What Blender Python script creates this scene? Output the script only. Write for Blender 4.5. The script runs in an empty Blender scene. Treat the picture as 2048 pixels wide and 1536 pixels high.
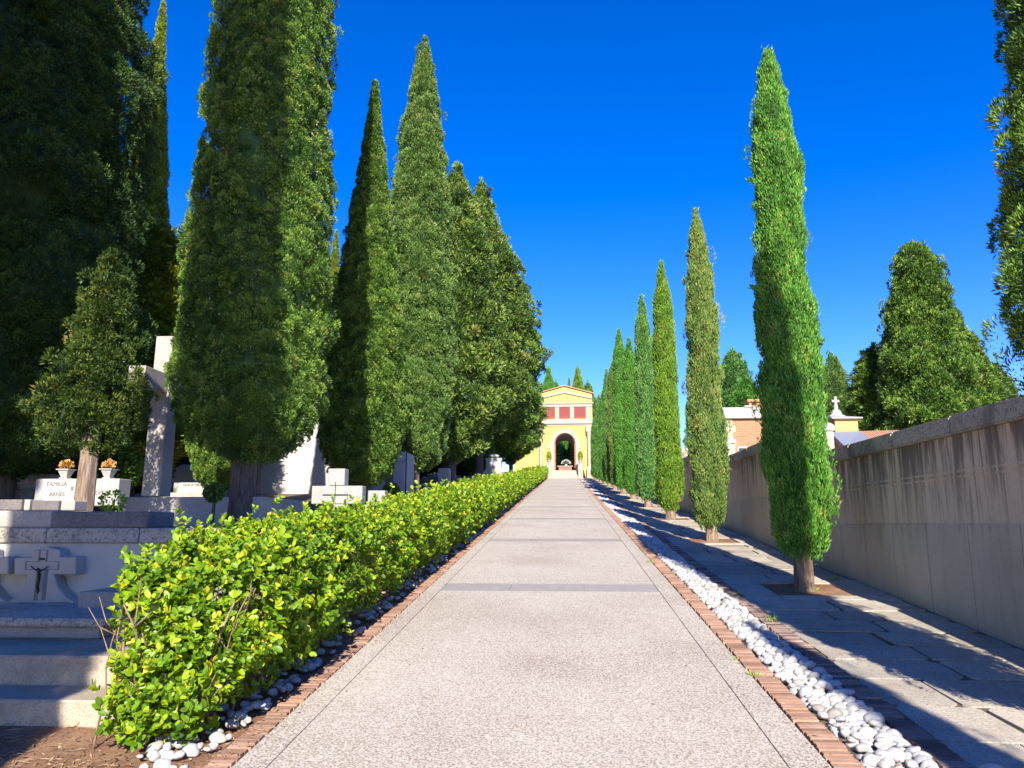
import bpy, bmesh, math, random
import numpy as np
from mathutils import Vector
random.seed(7)
SC = bpy.context.scene
COL = SC.collection
R = math.radians
# ------------------------------------------------------------------ camera, sky, sun, exposure
F = 1500.; S = 0.079; H = 1.6; PITCH = 10.57; YAW = 4.01      # S: the path climbs 7.9 cm per metre along +Y
cd = bpy.data.cameras.new('camera'); cam = bpy.data.objects.new('camera', cd); COL.objects.link(cam)
cam.location = (0, 0, H); cam.rotation_euler = (R(90 + PITCH), 0, R(YAW))
cd.sensor_width = 36; cd.lens = F / 2048 * 36; cd.clip_start = .05; cd.clip_end = 3000
SC.camera = cam
SUN_EL = 31.5; SUN_AZ = math.atan2(0.128, -0.992)             # from behind the viewer, a little to the right
w = bpy.data.worlds.new('World'); SC.world = w; w.use_nodes = True
nt = w.node_tree; nt.nodes.clear()
sky = nt.nodes.new('ShaderNodeTexSky'); sky.sky_type = 'NISHITA'; sky.sun_disc = False
sky.sun_elevation = R(SUN_EL); sky.sun_rotation = SUN_AZ; sky.altitude = 700; sky.air_density = 1.0; sky.dust_density = 0.15; sky.ozone_density = 4.0
hs = nt.nodes.new('ShaderNodeHueSaturation'); hs.inputs['Saturation'].default_value = 1.38; hs.inputs['Hue'].default_value = 0.520; hs.inputs['Value'].default_value = 1.0
bg = nt.nodes.new('ShaderNodeBackground'); bg.inputs[1].default_value = 0.15
ow = nt.nodes.new('ShaderNodeOutputWorld')
nt.links.new(sky.outputs[0], hs.inputs['Color']); tn = nt.nodes.new('ShaderNodeMix'); tn.data_type = 'RGBA'; tn.blend_type = 'MULTIPLY'; tn.inputs[0].default_value = 1; tn.inputs[7].default_value = (1.0, .90, .95, 1)
nt.links.new(hs.outputs[0], tn.inputs[6]); nt.links.new(tn.outputs[2], bg.inputs[0]); nt.links.new(bg.outputs[0], ow.inputs[0])
ld = bpy.data.lights.new('sun', 'SUN'); ld.energy = 4.8; ld.angle = R(0.5); ld.color = (1, .93, .79)
lo = bpy.data.objects.new('sun', ld); COL.objects.link(lo); lo.location = (0, 0, 50)
sd = Vector((math.sin(SUN_AZ) * math.cos(R(SUN_EL)), math.cos(SUN_AZ) * math.cos(R(SUN_EL)), math.sin(R(SUN_EL))))
lo.rotation_euler = sd.to_track_quat('Z', 'Y').to_euler()
SC.view_settings.view_transform = 'Standard'; SC.view_settings.look = 'None'; SC.view_settings.gamma = 1
SC.view_settings.use_curve_mapping = False; SC.view_settings.exposure = 0.95
# ------------------------------------------------------------------ surveying: a photo pixel on a plane -> world point
_th = R(PITCH); _ps = R(YAW)
_fw = np.array([-math.sin(_ps) * math.cos(_th), math.cos(_ps) * math.cos(_th), math.sin(_th)])
_rt = np.array([math.cos(_ps), math.sin(_ps), 0]); _up = np.cross(_rt, _fw); _C = np.array([0, 0, H])
def ray(x, y): return _fw + _rt * (x - 1024) / F - _up * (y - 768) / F
def atY(x, y, Y): r = ray(x, y); return _C + r * Y / r[1]
def atX(x, y, X): r = ray(x, y); return _C + r * X / r[0]
def atZ(x, y, Z): r = ray(x, y); return _C + r * (Z - H) / r[2]
def gz(y): return S * min(y, 80.)
# ------------------------------------------------------------------ object helpers
def tag(o, label=None, cat=None, group=None, kind=None):
    if label: o['label'] = label
    if cat: o['category'] = cat
    if group: o['group'] = group
    if kind: o['kind'] = kind
    return o
def empty(name, loc, label, cat, group=None, rz=0):
    o = bpy.data.objects.new(name, None); COL.objects.link(o); o.location = loc; o.rotation_euler = (0, 0, rz); o.empty_display_size = .2
    return tag(o, label, cat, group)
def link(name, me, m=None, parent=None, world=True):
    o = bpy.data.objects.new(name, me); COL.objects.link(o)
    if m is not None:
        if len(me.materials) == 0: me.materials.append(m)
    if parent is not None:
        o.parent = parent
        if world:
            o.matrix_parent_inverse = pmat(parent).inverted()
    return o
def pmat(o):
    from mathutils import Matrix, Euler
    m = Matrix.Translation(o.location) @ o.rotation_euler.to_matrix().to_4x4()
    return (pmat(o.parent) @ o.matrix_parent_inverse @ m) if o.parent else m
def npmesh(name, V, faces, tint=None, smooth=False):
    """V (n,3) array; faces (m,k) int array or list of such"""
    me = bpy.data.meshes.new(name)
    fl = faces if isinstance(faces, list) else [faces]
    fl = [np.asarray(f, dtype=np.int32) for f in fl if len(f)]
    nl = sum(f.size for f in fl); nf = sum(len(f) for f in fl)
    me.vertices.add(len(V)); me.vertices.foreach_set('co', np.asarray(V, dtype=np.float32).ravel())
    me.loops.add(nl); me.polygons.add(nf)
    me.loops.foreach_set('vertex_index', np.concatenate([f.ravel() for f in fl]))
    tot = np.concatenate([np.full(len(f), f.shape[1], dtype=np.int32) for f in fl])
    me.polygons.foreach_set('loop_start', np.concatenate([[0], np.cumsum(tot)[:-1]]).astype(np.int32))
    me.polygons.foreach_set('loop_total', tot)
    if smooth: me.polygons.foreach_set('use_smooth', np.ones(nf, dtype=bool))
    me.update(calc_edges=True)
    if tint is not None:
        a = me.attributes.new('tint', 'FLOAT', 'POINT'); a.data.foreach_set('value', np.asarray(tint, dtype=np.float32))
    return me
class MB:
    def __init__(s): s.v = []; s.f = []; s.t = []
    def add(s, vs, fs, t=.5):
        n = len(s.v); s.v += [tuple(map(float, p)) for p in vs]; s.f += [tuple(i + n for i in f) for f in fs]; s.t += [t] * len(vs); return s
    def box(s, x0, x1, y0, y1, z0, z1, sl=0, t=.5, tx=0, ty=0):
        """sl: z follows sl*y; tx, ty: inset of the top"""
        P = []
        for (z, i) in ((z0, 0), (z1, 1)):
            for (x, y) in ((x0 + tx * i, y0 + ty * i), (x1 - tx * i, y0 + ty * i), (x1 - tx * i, y1 - ty * i), (x0 + tx * i, y1 - ty * i)):
                P.append((x, y, z + sl * y))
        return s.add(P, [(0, 3, 2, 1), (4, 5, 6, 7), (0, 1, 5, 4), (1, 2, 6, 5), (2, 3, 7, 6), (3, 0, 4, 7)], t)
    def prism(s, pts, y0, y1, t=.5):
        """pts: (x,z) outline, counter-clockwise seen from -Y; extruded y0..y1"""
        n = len(pts)
        V = [(x, y0, z) for x, z in pts] + [(x, y1, z) for x, z in pts]
        Fs = [tuple(range(n)), tuple(range(2 * n - 1, n - 1, -1))] + [(i, i + n, (i + 1) % n + n, (i + 1) % n) for i in range(n)]
        return s.add(V, Fs, t)
    def lathe(s, c, prof, n=20, t=.5):
        V = []; 
        for (r, z) in prof:
            for k in range(n):
                a = 2 * math.pi * k / n; V.append((c[0] + r * math.cos(a), c[1] + r * math.sin(a), c[2] + z))
        Fs = [(i * n + k, i * n + (k + 1) % n, (i + 1) * n + (k + 1) % n, (i + 1) * n + k) for i in range(len(prof) - 1) for k in range(n)]
        Fs += [tuple(range(n - 1, -1, -1)), tuple(range((len(prof) - 1) * n, len(prof) * n))]
        return s.add(V, Fs, t)
    def tube(s, pts, rads, n=6, t=.5):
        pts = [Vector(p) for p in pts]; V = []
        for i, p in enumerate(pts):
            d = (pts[min(i + 1, len(pts) - 1)] - pts[max(i - 1, 0)]).normalized()
            u = d.orthogonal().normalized(); q = d.cross(u)
            if i:
                u = (lu - d * lu.dot(d)).normalized(); q = d.cross(u)
            lu = u
            for k in range(n):
                a = 2 * math.pi * k / n; V.append(p + (u * math.cos(a) + q * math.sin(a)) * rads[i])
        Fs = [(i * n + k, i * n + (k + 1) % n, (i + 1) * n + (k + 1) % n, (i + 1) * n + k) for i in range(len(pts) - 1) for k in range(n)]
        Fs += [tuple(range(n - 1, -1, -1)), tuple(range((len(pts) - 1) * n, len(pts) * n))]
        return s.add(V, Fs, t)
    def build(s, name, m, parent=None, bevel=0, smooth=False, seg=1):
        me = bpy.data.meshes.new(name); me.from_pydata(s.v, [], s.f); me.update()
        a = me.attributes.new('tint', 'FLOAT', 'POINT'); a.data.foreach_set('value', s.t)
        if bevel:
            bm = bmesh.new(); bm.from_mesh(me)
            es = [e for e in bm.edges if len(e.link_faces) == 2 and e.calc_face_angle(0) > .5]
            bmesh.ops.bevel(bm, geom=es, offset=bevel, segments=seg, affect='EDGES', clamp_overlap=True)
            bm.to_mesh(me); bm.free()
        if smooth:
            for p in me.polygons: p.use_smooth = True
        return link(name, me, m, parent)
# ------------------------------------------------------------------ materials
def newmat(name):
    m = bpy.data.materials.new(name); m.use_nodes = True; t = m.node_tree; t.nodes.clear()
    o = t.nodes.new('ShaderNodeOutputMaterial'); b = t.nodes.new('ShaderNodeBsdfPrincipled'); t.links.new(b.outputs[0], o.inputs[0])
    b.inputs['Specular IOR Level'].default_value = .3
    return m, t, b, o
def N(t, k, **kw):
    n = t.nodes.new(k)
    for a, v in kw.items():
        if a.startswith('i_'): n.inputs[a[2:].replace('_', ' ')].default_value = v
        else: setattr(n, a, v)
    return n
def c4(c): return (c[0], c[1], c[2], 1)
def coords(t, scale=(1, 1, 1), rot=(0, 0, 0), obj=True):
    tc = N(t, 'ShaderNodeTexCoord'); mp = N(t, 'ShaderNodeMapping'); mp.inputs['Scale'].default_value = scale; mp.inputs['Rotation'].default_value = rot
    t.links.new(tc.outputs['Object'], mp.inputs[0]); return mp.outputs[0]
def noise(t, vec, scale, detail=4, rough=.55, dist=0):
    n = N(t, 'ShaderNodeTexNoise'); n.inputs['Scale'].default_value = scale; n.inputs['Detail'].default_value = detail; n.inputs['Roughness'].default_value = rough; n.inputs['Distortion'].default_value = dist
    t.links.new(vec, n.inputs['Vector']); return n.outputs['Fac']
def ramp(t, fac, stops, interp='LINEAR'):
    r = N(t, 'ShaderNodeValToRGB'); r.color_ramp.interpolation = interp; e = r.color_ramp.elements
    while len(e) < len(stops): e.new(.5)
    for i, (p, c) in enumerate(stops):
        e[i].position = p; e[i].color = c4(c) if not isinstance(c, (int, float)) else (c, c, c, 1)
    t.links.new(fac, r.inputs[0]); return r.outputs[0]
def mix(t, fac, a, b, mode='MIX'):
    n = N(t, 'ShaderNodeMix', data_type='RGBA', blend_type=mode)
    for k, v in ((0, fac), (6, a), (7, b)):
        if isinstance(v, (int, float)): n.inputs[k].default_value = v
        elif isinstance(v, tuple): n.inputs[k].default_value = c4(v)
        else: t.links.new(v, n.inputs[k])
    return n.outputs[2]
def math_(t, op, a, b=None, clamp=False):
    n = N(t, 'ShaderNodeMath', operation=op, use_clamp=clamp)
    for k, v in ((0, a), (1, b)):
        if v is None: continue
        if isinstance(v, (int, float)): n.inputs[k].default_value = v
        else: t.links.new(v, n.inputs[k])
    return n.outputs[0]
def bump(t, b, h, strength, dist=.02):
    n = N(t, 'ShaderNodeBump'); n.inputs['Strength'].default_value = strength; n.inputs['Distance'].default_value = dist
    t.links.new(h, n.inputs['Height']); t.links.new(n.outputs[0], b.inputs['Normal'])
def tint_attr(t):
    a = N(t, 'ShaderNodeAttribute', attribute_name='tint'); return a.outputs['Fac']
def stone(name, c1, c2, spk=None, sc=3., fine=90., bs=.4, rough=.85, stain=None, tintamt=0, amt=.5):
    """speckled stone: two tones over metres, grain over millimetres, optional stains"""
    m, t, b, o = newmat(name); v = coords(t)
    col = mix(t, ramp(t, noise(t, v, sc, 6, .6), [(.3, 0.), (.7, 1.)]), c1, c2)
    g = noise(t, v, fine, 3, .7)
    if spk: col = mix(t, math_(t, 'MULTIPLY', ramp(t, g, [(.5, 0.), (.62, 1.)]), amt), col, spk)
    if stain: col = mix(t, math_(t, 'MULTIPLY', ramp(t, noise(t, v, sc * .6, 8, .7, .4), [(.52, 0.), (.68, 1.)]), .8), col, stain)
    if tintamt:
        col = mix(t, tintamt, col, ramp(t, tint_attr(t), [(0, 0.), (1, 1.)]), 'OVERLAY')
    t.links.new(col, b.inputs['Base Color']); b.inputs['Roughness'].default_value = rough
    bump(t, b, math_(t, 'ADD', g, math_(t, 'MULTIPLY', noise(t, v, fine * .22, 4), .8)), bs, .008)
    return m
def foliage(name, dark, mid, light, brown, trans=.14, gloss=.25, rough=.5, pat=1.2):
    m, t, b, o = newmat(name); oi = N(t, 'ShaderNodeObjectInfo')
    v = coords(t); patch = noise(t, v, pat, 3)
    f = math_(t, 'ADD', tint_attr(t), math_(t, 'MULTIPLY', math_(t, 'SUBTRACT', patch, .5), .45), True)
    col = ramp(t, f, [(.0, dark), (.45, mid), (.78, light), (.97, brown)])
    t.links.new(col, b.inputs['Base Color']); b.inputs['Roughness'].default_value = rough; b.inputs['Specular IOR Level'].default_value = gloss
    tr = N(t, 'ShaderNodeBsdfTranslucent'); t.links.new(mix(t, .5, col, light), tr.inputs[0])
    ms = N(t, 'ShaderNodeMixShader'); ms.inputs[0].default_value = trans
    t.links.new(b.outputs[0], ms.inputs[1]); t.links.new(tr.outputs[0], ms.inputs[2]); t.links.new(ms.outputs[0], o.inputs[0])
    return m
M = {}
# path: exposed aggregate
def mk_path(name, gain=1.):
    m, t, b, o = newmat(name); v = coords(t)
    vo = N(t, 'ShaderNodeTexVoronoi'); vo.inputs['Scale'].default_value = 95; vo.inputs['Randomness'].default_value = 1; t.links.new(v, vo.inputs['Vector'])
    peb = ramp(t, vo.outputs['Color'], [(.0, (.36, .285, .21)), (.3, (.51, .45, .375)), (1, (.70, .64, .565))])
    n1 = noise(t, v, 70, 3, .7)
    blot = noise(t, v, .8, 5, .6); thr = ramp(t, blot, [(.3, 0.), (.7, 1.)])
    mort = ramp(t, math_(t, 'ADD', n1, math_(t, 'MULTIPLY', math_(t, 'SUBTRACT', thr, .5), .09)), [(.50, 0.), (.57, 1.)])
    col = mix(t, math_(t, 'MULTIPLY', mort, .85), peb, (.27 * gain, .20 * gain, .145 * gain))
    t.links.new(col, b.inputs['Base Color']); b.inputs['Roughness'].default_value = .75
    bump(t, b, math_(t, 'SUBTRACT', 1., vo.outputs['Distance']), .35, .006); return m
M['path'] = mk_path('aggregate'); M['path_edge'] = mk_path('aggregate_edge', .8)
M['band'] = stone('grey_granite_band', (.33, .295, .27), (.39, .355, .33), (.24, .215, .20), 5, 160, .1, .6, None, .12)
M['groove'] = stone('path_groove', (.36, .29, .23), (.44, .37, .30), None, 3, 60, .2)
M['granite'] = stone('light_granite', (.42, .38, .34), (.49, .455, .42), (.22, .2, .19), 2.5, 55, .8, .85, (.34, .29, .22))
M['granite_worn'] = stone('worn_granite', (.42, .375, .31), (.52, .46, .39), (.14, .13, .12), 3, 38, 1., .9, (.17, .15, .13), 0, .8)
M['granite_dark'] = stone('dark_granite', (.17, .15, .15), (.23, .21, .2), (.07, .06, .06), 3, 45, .8, .8, (.10, .09, .09))
M['granite_mid'] = stone('grey_granite', (.34, .31, .28), (.40, .37, .335), (.15, .14, .14), 3, 90, .4, .7)
M['step'] = stone('granite_step', (.41, .34, .26), (.50, .42, .325), (.22, .18, .15), 2.2, 70, .6, .85, (.24, .18, .12))
M['whitewash'] = stone('whitewashed_plaster', (.46, .43, .385), (.53, .505, .46), None, 1.6, 30, .25, .85, (.33, .32, .31))
M['marble'] = stone('white_marble', (.41, .395, .375), (.47, .455, .44), (.27, .255, .245), 2, 120, .15, .5, (.60, .57, .54))
M['plaster_grey'] = stone('grey_plaster_cross', (.40, .365, .32), (.45, .415, .37), None, 2, 60, .1, .8)
M['flag'] = stone('flagstone', (.43, .375, .31), (.53, .475, .40), (.22, .19, .16), 4.5, 60, .7, .85, (.33, .27, .20), .35, .7)
M['joint'] = stone('earthy_joint', (.10, .075, .055), (.17, .13, .10), None, 5, 40, .6)
M['brick_terracotta'] = stone('terracotta_brick', (.34, .19, .125), (.44, .265, .185), (.25, .14, .10), 7, 80, .4, .9, (.44, .30, .23), .28)  # the bricks' own terracotta tone, redder than the old brown row
M['brick_old'] = stone('old_brown_brick', (.26, .17, .14), (.34, .24, .20), (.15, .11, .10), 7, 80, .5, .9, (.22, .19, .16), .6)
M['pebble'] = stone('white_pebble_stone', (.52, .51, .50), (.62, .61, .60), (.36, .34, .33), 9, 60, .12, .6, (.40, .35, .31))
def pebble_variation():
    m = M['pebble']; t = m.node_tree; b = next(n for n in t.nodes if n.type == 'BSDF_PRINCIPLED'); l = b.inputs['Base Color'].links[0].from_socket
    oi = N(t, 'ShaderNodeObjectInfo'); geo = N(t, 'ShaderNodeNewGeometry')
    r = math_(t, 'FRACT', math_(t, 'ADD', oi.outputs['Random'], geo.outputs['Random Per Island']))
    k = ramp(t, r, [(0, (.50, .46, .40)), (.07, (.78, .74, .68)), (.3, (1., .98, .95)), (.8, (.88, .89, .92)), (1, (.66, .68, .72))])
    t.links.new(mix(t, 1., l, k, 'MULTIPLY'), b.inputs['Base Color'])
pebble_variation()
M['soil'] = stone('brown_soil', (.20, .105, .060), (.30, .165, .10), (.10, .055, .035), 3.5, 45, .9, .95, (.36, .24, .15))
M['earth'] = stone('terrace_earth', (.15, .11, .08), (.22, .17, .12), (.08, .06, .04), 1.5, 25, .9, .95)
def bark_mat(name, a, bb, cc):
    m, t, b, o = newmat(name); v = coords(t, (1, 1, .09)); n = noise(t, v, 38, 6, .7, .5)
    t.links.new(ramp(t, n, [(.32, a), (.5, bb), (.68, cc)]), b.inputs['Base Color']); b.inputs['Roughness'].default_value = .95; bump(t, b, n, 1., .02); return m
M['bark'] = bark_mat('cypress_bark', (.10, .065, .045), (.27, .19, .14), (.46, .36, .28))
M['bark_dark'] = bark_mat('dark_bark', (.05, .04, .035), (.13, .10, .085), (.22, .18, .15))
M['twig'] = bark_mat('hedge_twig', (.14, .09, .06), (.30, .21, .14), (.42, .31, .22))
def plain(name, c, rough=.6, metal=0, var=.15, sc=8):
    m, t, b, o = newmat(name); v = coords(t)
    d = tuple(x * (1 - var) for x in c); e = tuple(min(1, x * (1 + var)) for x in c)
    t.links.new(mix(t, noise(t, v, sc, 5), d, e), b.inputs['Base Color']); b.inputs['Roughness'].default_value = rough; b.inputs['Metallic'].default_value = metal; return m
M['yellow'] = plain('yellow_render', (.53, .455, .135), .85, 0, .12, .9)
M['trim'] = plain('cream_stone_trim', (.42, .36, .295), .8, 0, .07, 2)
M['redpanel'] = None
M['roof_tile'] = plain('terracotta_roof', (.52, .27, .15), .9, 0, .25, 5)
M['reddoor'] = plain('red_painted_wood', (.38, .10, .08), .6, 0, .12)
M['vault'] = plain('grey_vault_plaster', (.42, .36, .36), .9, 0, .08)
M['bronze'] = plain('dark_bronze', (.035, .03, .025), .45, .6)
M['ink'] = plain('faded_letter_paint', (.20, .19, .185), .8)
M['black'] = plain('black_metal_inlay', (.02, .02, .02), .5)
M['pink'] = plain('pink_stone', (.34, .17, .13), .7)
M['straw'] = plain('dry_needles', (.50, .32, .17), .9, 0, .4, 20)
M['dryflower'] = plain('dried_flower_heads', (.62, .36, .12), .9, 0, .3, 30)
M['zinc'] = plain('grey_roof_slab', (.30, .31, .35), .6, 0, .1, 3)
M['cream'] = stone('cream_render', (.48, .43, .31), (.54, .49, .37), None, 1.5, 40, .3, .9, (.36, .30, .22))
M['ochre'] = plain('ochre_render', (.46, .34, .15), .85, 0, .08, 2)
M['cornice'] = plain('white_cornice', (.42, .395, .38), .8, 0, .06, 2)
M['glass'] = plain('window_glass', (.05, .06, .08), .15)
M['panelbrown'] = plain('brown_stone_panel', (.20, .15, .13), .6, 0, .12, 3)
M['panelgrey'] = plain('grey_stone_panel', (.40, .38, .40), .6, 0, .08, 3)
def brickwall(name, a, bb, mortar, bw=.25, rh=.075, mo=.012, axes='XZ'):
    m, t, b, o = newmat(name); tc = N(t, 'ShaderNodeTexCoord'); sp = N(t, 'ShaderNodeSeparateXYZ'); cb = N(t, 'ShaderNodeCombineXYZ')
    t.links.new(tc.outputs['Object'], sp.inputs[0])
    t.links.new(math_(t, 'ADD', sp.outputs[0], sp.outputs[1]), cb.inputs[0]); t.links.new(sp.outputs[2], cb.inputs[1])
    br = N(t, 'ShaderNodeTexBrick'); t.links.new(cb.outputs[0], br.inputs['Vector']); br.inputs['Scale'].default_value = 1
    br.inputs['Brick Width'].default_value = bw; br.inputs['Row Height'].default_value = rh; br.inputs['Mortar Size'].default_value = mo
    br.inputs['Color1'].default_value = c4(a); br.inputs['Color2'].default_value = c4(bb); br.inputs['Mortar'].default_value = c4(mortar)
    t.links.new(br.outputs['Color'], b.inputs['Base Color']); b.inputs['Roughness'].default_value = .9; return m
M['brickwork'] = brickwall('orange_brickwork', (.40, .165, .075), (.46, .21, .105), (.38, .28, .20))
def redpanel():
    m, t, b, o = newmat('red_patterned_panel'); v = coords(t, (1, 1, 1), (0, R(45), 0))
    ck = N(t, 'ShaderNodeTexVoronoi', distance='CHEBYCHEV'); ck.inputs['Scale'].default_value = 6.; ck.inputs['Randomness'].default_value = 0; t.links.new(v, ck.inputs['Vector'])
    t.links.new(ramp(t, ck.outputs['Distance'], [(.30, (.22, .035, .035)), (.40, (.30, .09, .085))]), b.inputs['Base Color']); b.inputs['Roughness'].default_value = .8; return m
M['redpanel'] = redpanel()
M['redsill'] = plain('red_panel_base', (.36, .08, .05), .8)
def wallmat(name, c1, c2, streak, top, depth, amt, joint):
    """rendered wall: rain streaks that start under the coping, vertical panel joints"""
    m, t, b, o = newmat(name); tc = N(t, 'ShaderNodeTexCoord'); sp = N(t, 'ShaderNodeSeparateXYZ'); t.links.new(tc.outputs['Object'], sp.inputs[0])
    v = tc.outputs['Object']
    col = mix(t, ramp(t, noise(t, v, 1.1, 6, .6), [(.3, 0.), (.7, 1.)]), c1, c2)
    fine = noise(t, v, 45, 4, .7); col = mix(t, math_(t, 'MULTIPLY', ramp(t, fine, [(.5, 0.), (.7, 1.)]), .35), col, tuple(x * .6 for x in c1))
    vs = N(t, 'ShaderNodeMapping'); vs.inputs['Scale'].default_value = (1, 1, .07); t.links.new(v, vs.inputs[0])
    st = noise(t, vs.outputs[0], 11, 6, .72); big = noise(t, v, .9, 3)
    a = N(t, 'ShaderNodeAttribute', attribute_name='tint')     # tint holds the height below the coping, 0 at the coping, 1 at the foot
    reach = ramp(t, math_(t, 'ADD', a.outputs['Fac'], math_(t, 'MULTIPLY', math_(t, 'SUBTRACT', big, .5), .5)), [(0, 1.), (depth, .25), (1, .12)])
    k = math_(t, 'MULTIPLY', ramp(t, math_(t, 'ADD', st, math_(t, 'MULTIPLY', reach, .16)), [(.56, 0.), (.68, 1.)]), math_(t, 'MULTIPLY', reach, amt), True)
    col = mix(t, k, col, streak)
    j = math_(t, 'PINGPONG', math_(t, 'ADD', sp.outputs[1], math_(t, 'MULTIPLY', noise(t, v, 2.5, 3), .05)), joint)
    col = mix(t, math_(t, 'MULTIPLY', math_(t, 'LESS_THAN', j, .006), .7), col, tuple(x * .35 for x in c1))
    t.links.new(col, b.inputs['Base Color']); b.inputs['Roughness'].default_value = .9
    bump(t, b, math_(t, 'ADD', fine, math_(t, 'MULTIPLY', noise(t, v, 9, 5), 1.2)), .5, .012); return m
M['wall_up'] = wallmat('tan_render', (.66, .515, .375), (.74, .60, .46), (.12, .095, .08), 0, .8, .9, .62)
M['wall_lo'] = wallmat('grey_cement_plinth', (.50, .44, .345), (.62, .55, .44), (.16, .125, .10), 0, .5, .9, .425)
# foliage kinds
M['f_bright'] = foliage('foliage_bright_cypress', (0.051, 0.145, 0.026), (0.109, 0.290, 0.041), (0.217, 0.478, 0.058), (0.392, 0.319, 0.102))
M['f_brown'] = foliage('foliage_brownish_cypress', (0.067, 0.131, 0.036), (0.174, 0.275, 0.058), (0.275, 0.377, 0.087), (0.392, 0.232, 0.102))
M['f_olive'] = foliage('foliage_olive_cypress', (.067, .154, .022), (.150, .285, .029), (.260, .430, .043), (.33, .26, .07))
M['f_blue'] = foliage('foliage_blue_cypress', (.054, .150, .040), (.120, .285, .065), (.215, .430, .095), (.28, .28, .12))
M['f_green'] = foliage('foliage_green_cypress', (0.051, 0.160, 0.026), (0.102, 0.290, 0.043), (0.189, 0.450, 0.065), (0.275, 0.290, 0.087))
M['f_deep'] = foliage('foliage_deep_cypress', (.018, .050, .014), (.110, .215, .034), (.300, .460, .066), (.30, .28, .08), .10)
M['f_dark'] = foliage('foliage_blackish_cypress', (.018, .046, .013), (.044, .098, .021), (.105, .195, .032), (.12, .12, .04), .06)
M['f_grey'] = foliage('foliage_grey_cypress', (0.045, 0.100, 0.028), (0.145, 0.255, 0.058), (0.290, 0.440, 0.100), (0.275, 0.232, 0.102))
M['f_gold'] = foliage('foliage_yellow_cypress', (0.087, 0.131, 0.017), (0.203, 0.275, 0.029), (0.362, 0.450, 0.051), (0.435, 0.319, 0.087))
M['f_dim'] = foliage('foliage_dull_gold', (.022, .05, .010), (.060, .105, .017), (.150, .20, .03), (.26, .2, .05))
M['f_loose'] = foliage('foliage_loose_conifer', (.020, .050, .016), (.100, .180, .034), (.280, .410, .066), (.30, .26, .08), .10)
M['f_pine'] = foliage('foliage_broad_conifer', (.018, .052, .015), (.100, .205, .032), (.280, .430, .058), (.28, .27, .08), .10)
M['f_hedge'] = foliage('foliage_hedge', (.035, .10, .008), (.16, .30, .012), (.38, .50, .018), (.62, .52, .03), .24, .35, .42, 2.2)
M['f_topiary'] = foliage('foliage_topiary', (0.145, 0.189, 0.014), (0.348, 0.406, 0.022), (0.522, 0.580, 0.029), (0.580, 0.522, 0.072))
M['f_weed'] = foliage('foliage_weed', (0.102, 0.203, 0.029), (0.189, 0.348, 0.043), (0.319, 0.493, 0.072), (0.507, 0.435, 0.145))
M['petal'] = plain('white_sculpted_marble', (.56, .55, .53), .6)
# ------------------------------------------------------------------ vectorised scattering
def norm(a): return a / (np.linalg.norm(a, axis=-1, keepdims=True) + 1e-9)
def scatter(T, faces, pos, ax, side, sc):
    """template T (k,3): x along side, y along axis, z normal"""
    ax = norm(ax); side = norm(side - ax * np.sum(side * ax, -1, keepdims=True)); nn = np.cross(side, ax)
    sc = np.asarray(sc); sc = sc if sc.ndim == 2 else np.repeat(sc[:, None], 3, 1)
    V = pos[:, None, :] + T[None, :, 0:1] * (side * sc[:, 0:1])[:, None, :] + T[None, :, 1:2] * (ax * sc[:, 1:2])[:, None, :] + T[None, :, 2:3] * (nn * sc[:, 2:3])[:, None, :]
    k = len(T); Fs = (np.asarray(faces)[None] + (np.arange(len(pos)) * k)[:, None, None]).reshape(-1, len(faces[0]))
    return V.reshape(-1, 3), Fs
SPRAY_T = np.array([(0, 0, 0), (.5, .45, .10), (0, 1, 0), (-.5, .45, .10)]); SPRAY_F = [(0, 1, 2, 3)]
LEAF_T = np.array([(0, 0, 0), (.36, .22, .10), (.50, .52, .13), (.36, .82, .08), (0, 1, -.06), (-.36, .82, .08), (-.50, .52, .13), (-.36, .22, .10), (0, .5, 0)]); LEAF_F = [(0, 1, 8), (1, 2, 8), (2, 3, 8), (3, 4, 8), (4, 5, 8), (5, 6, 8), (6, 7, 8), (7, 0, 8)]
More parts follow.
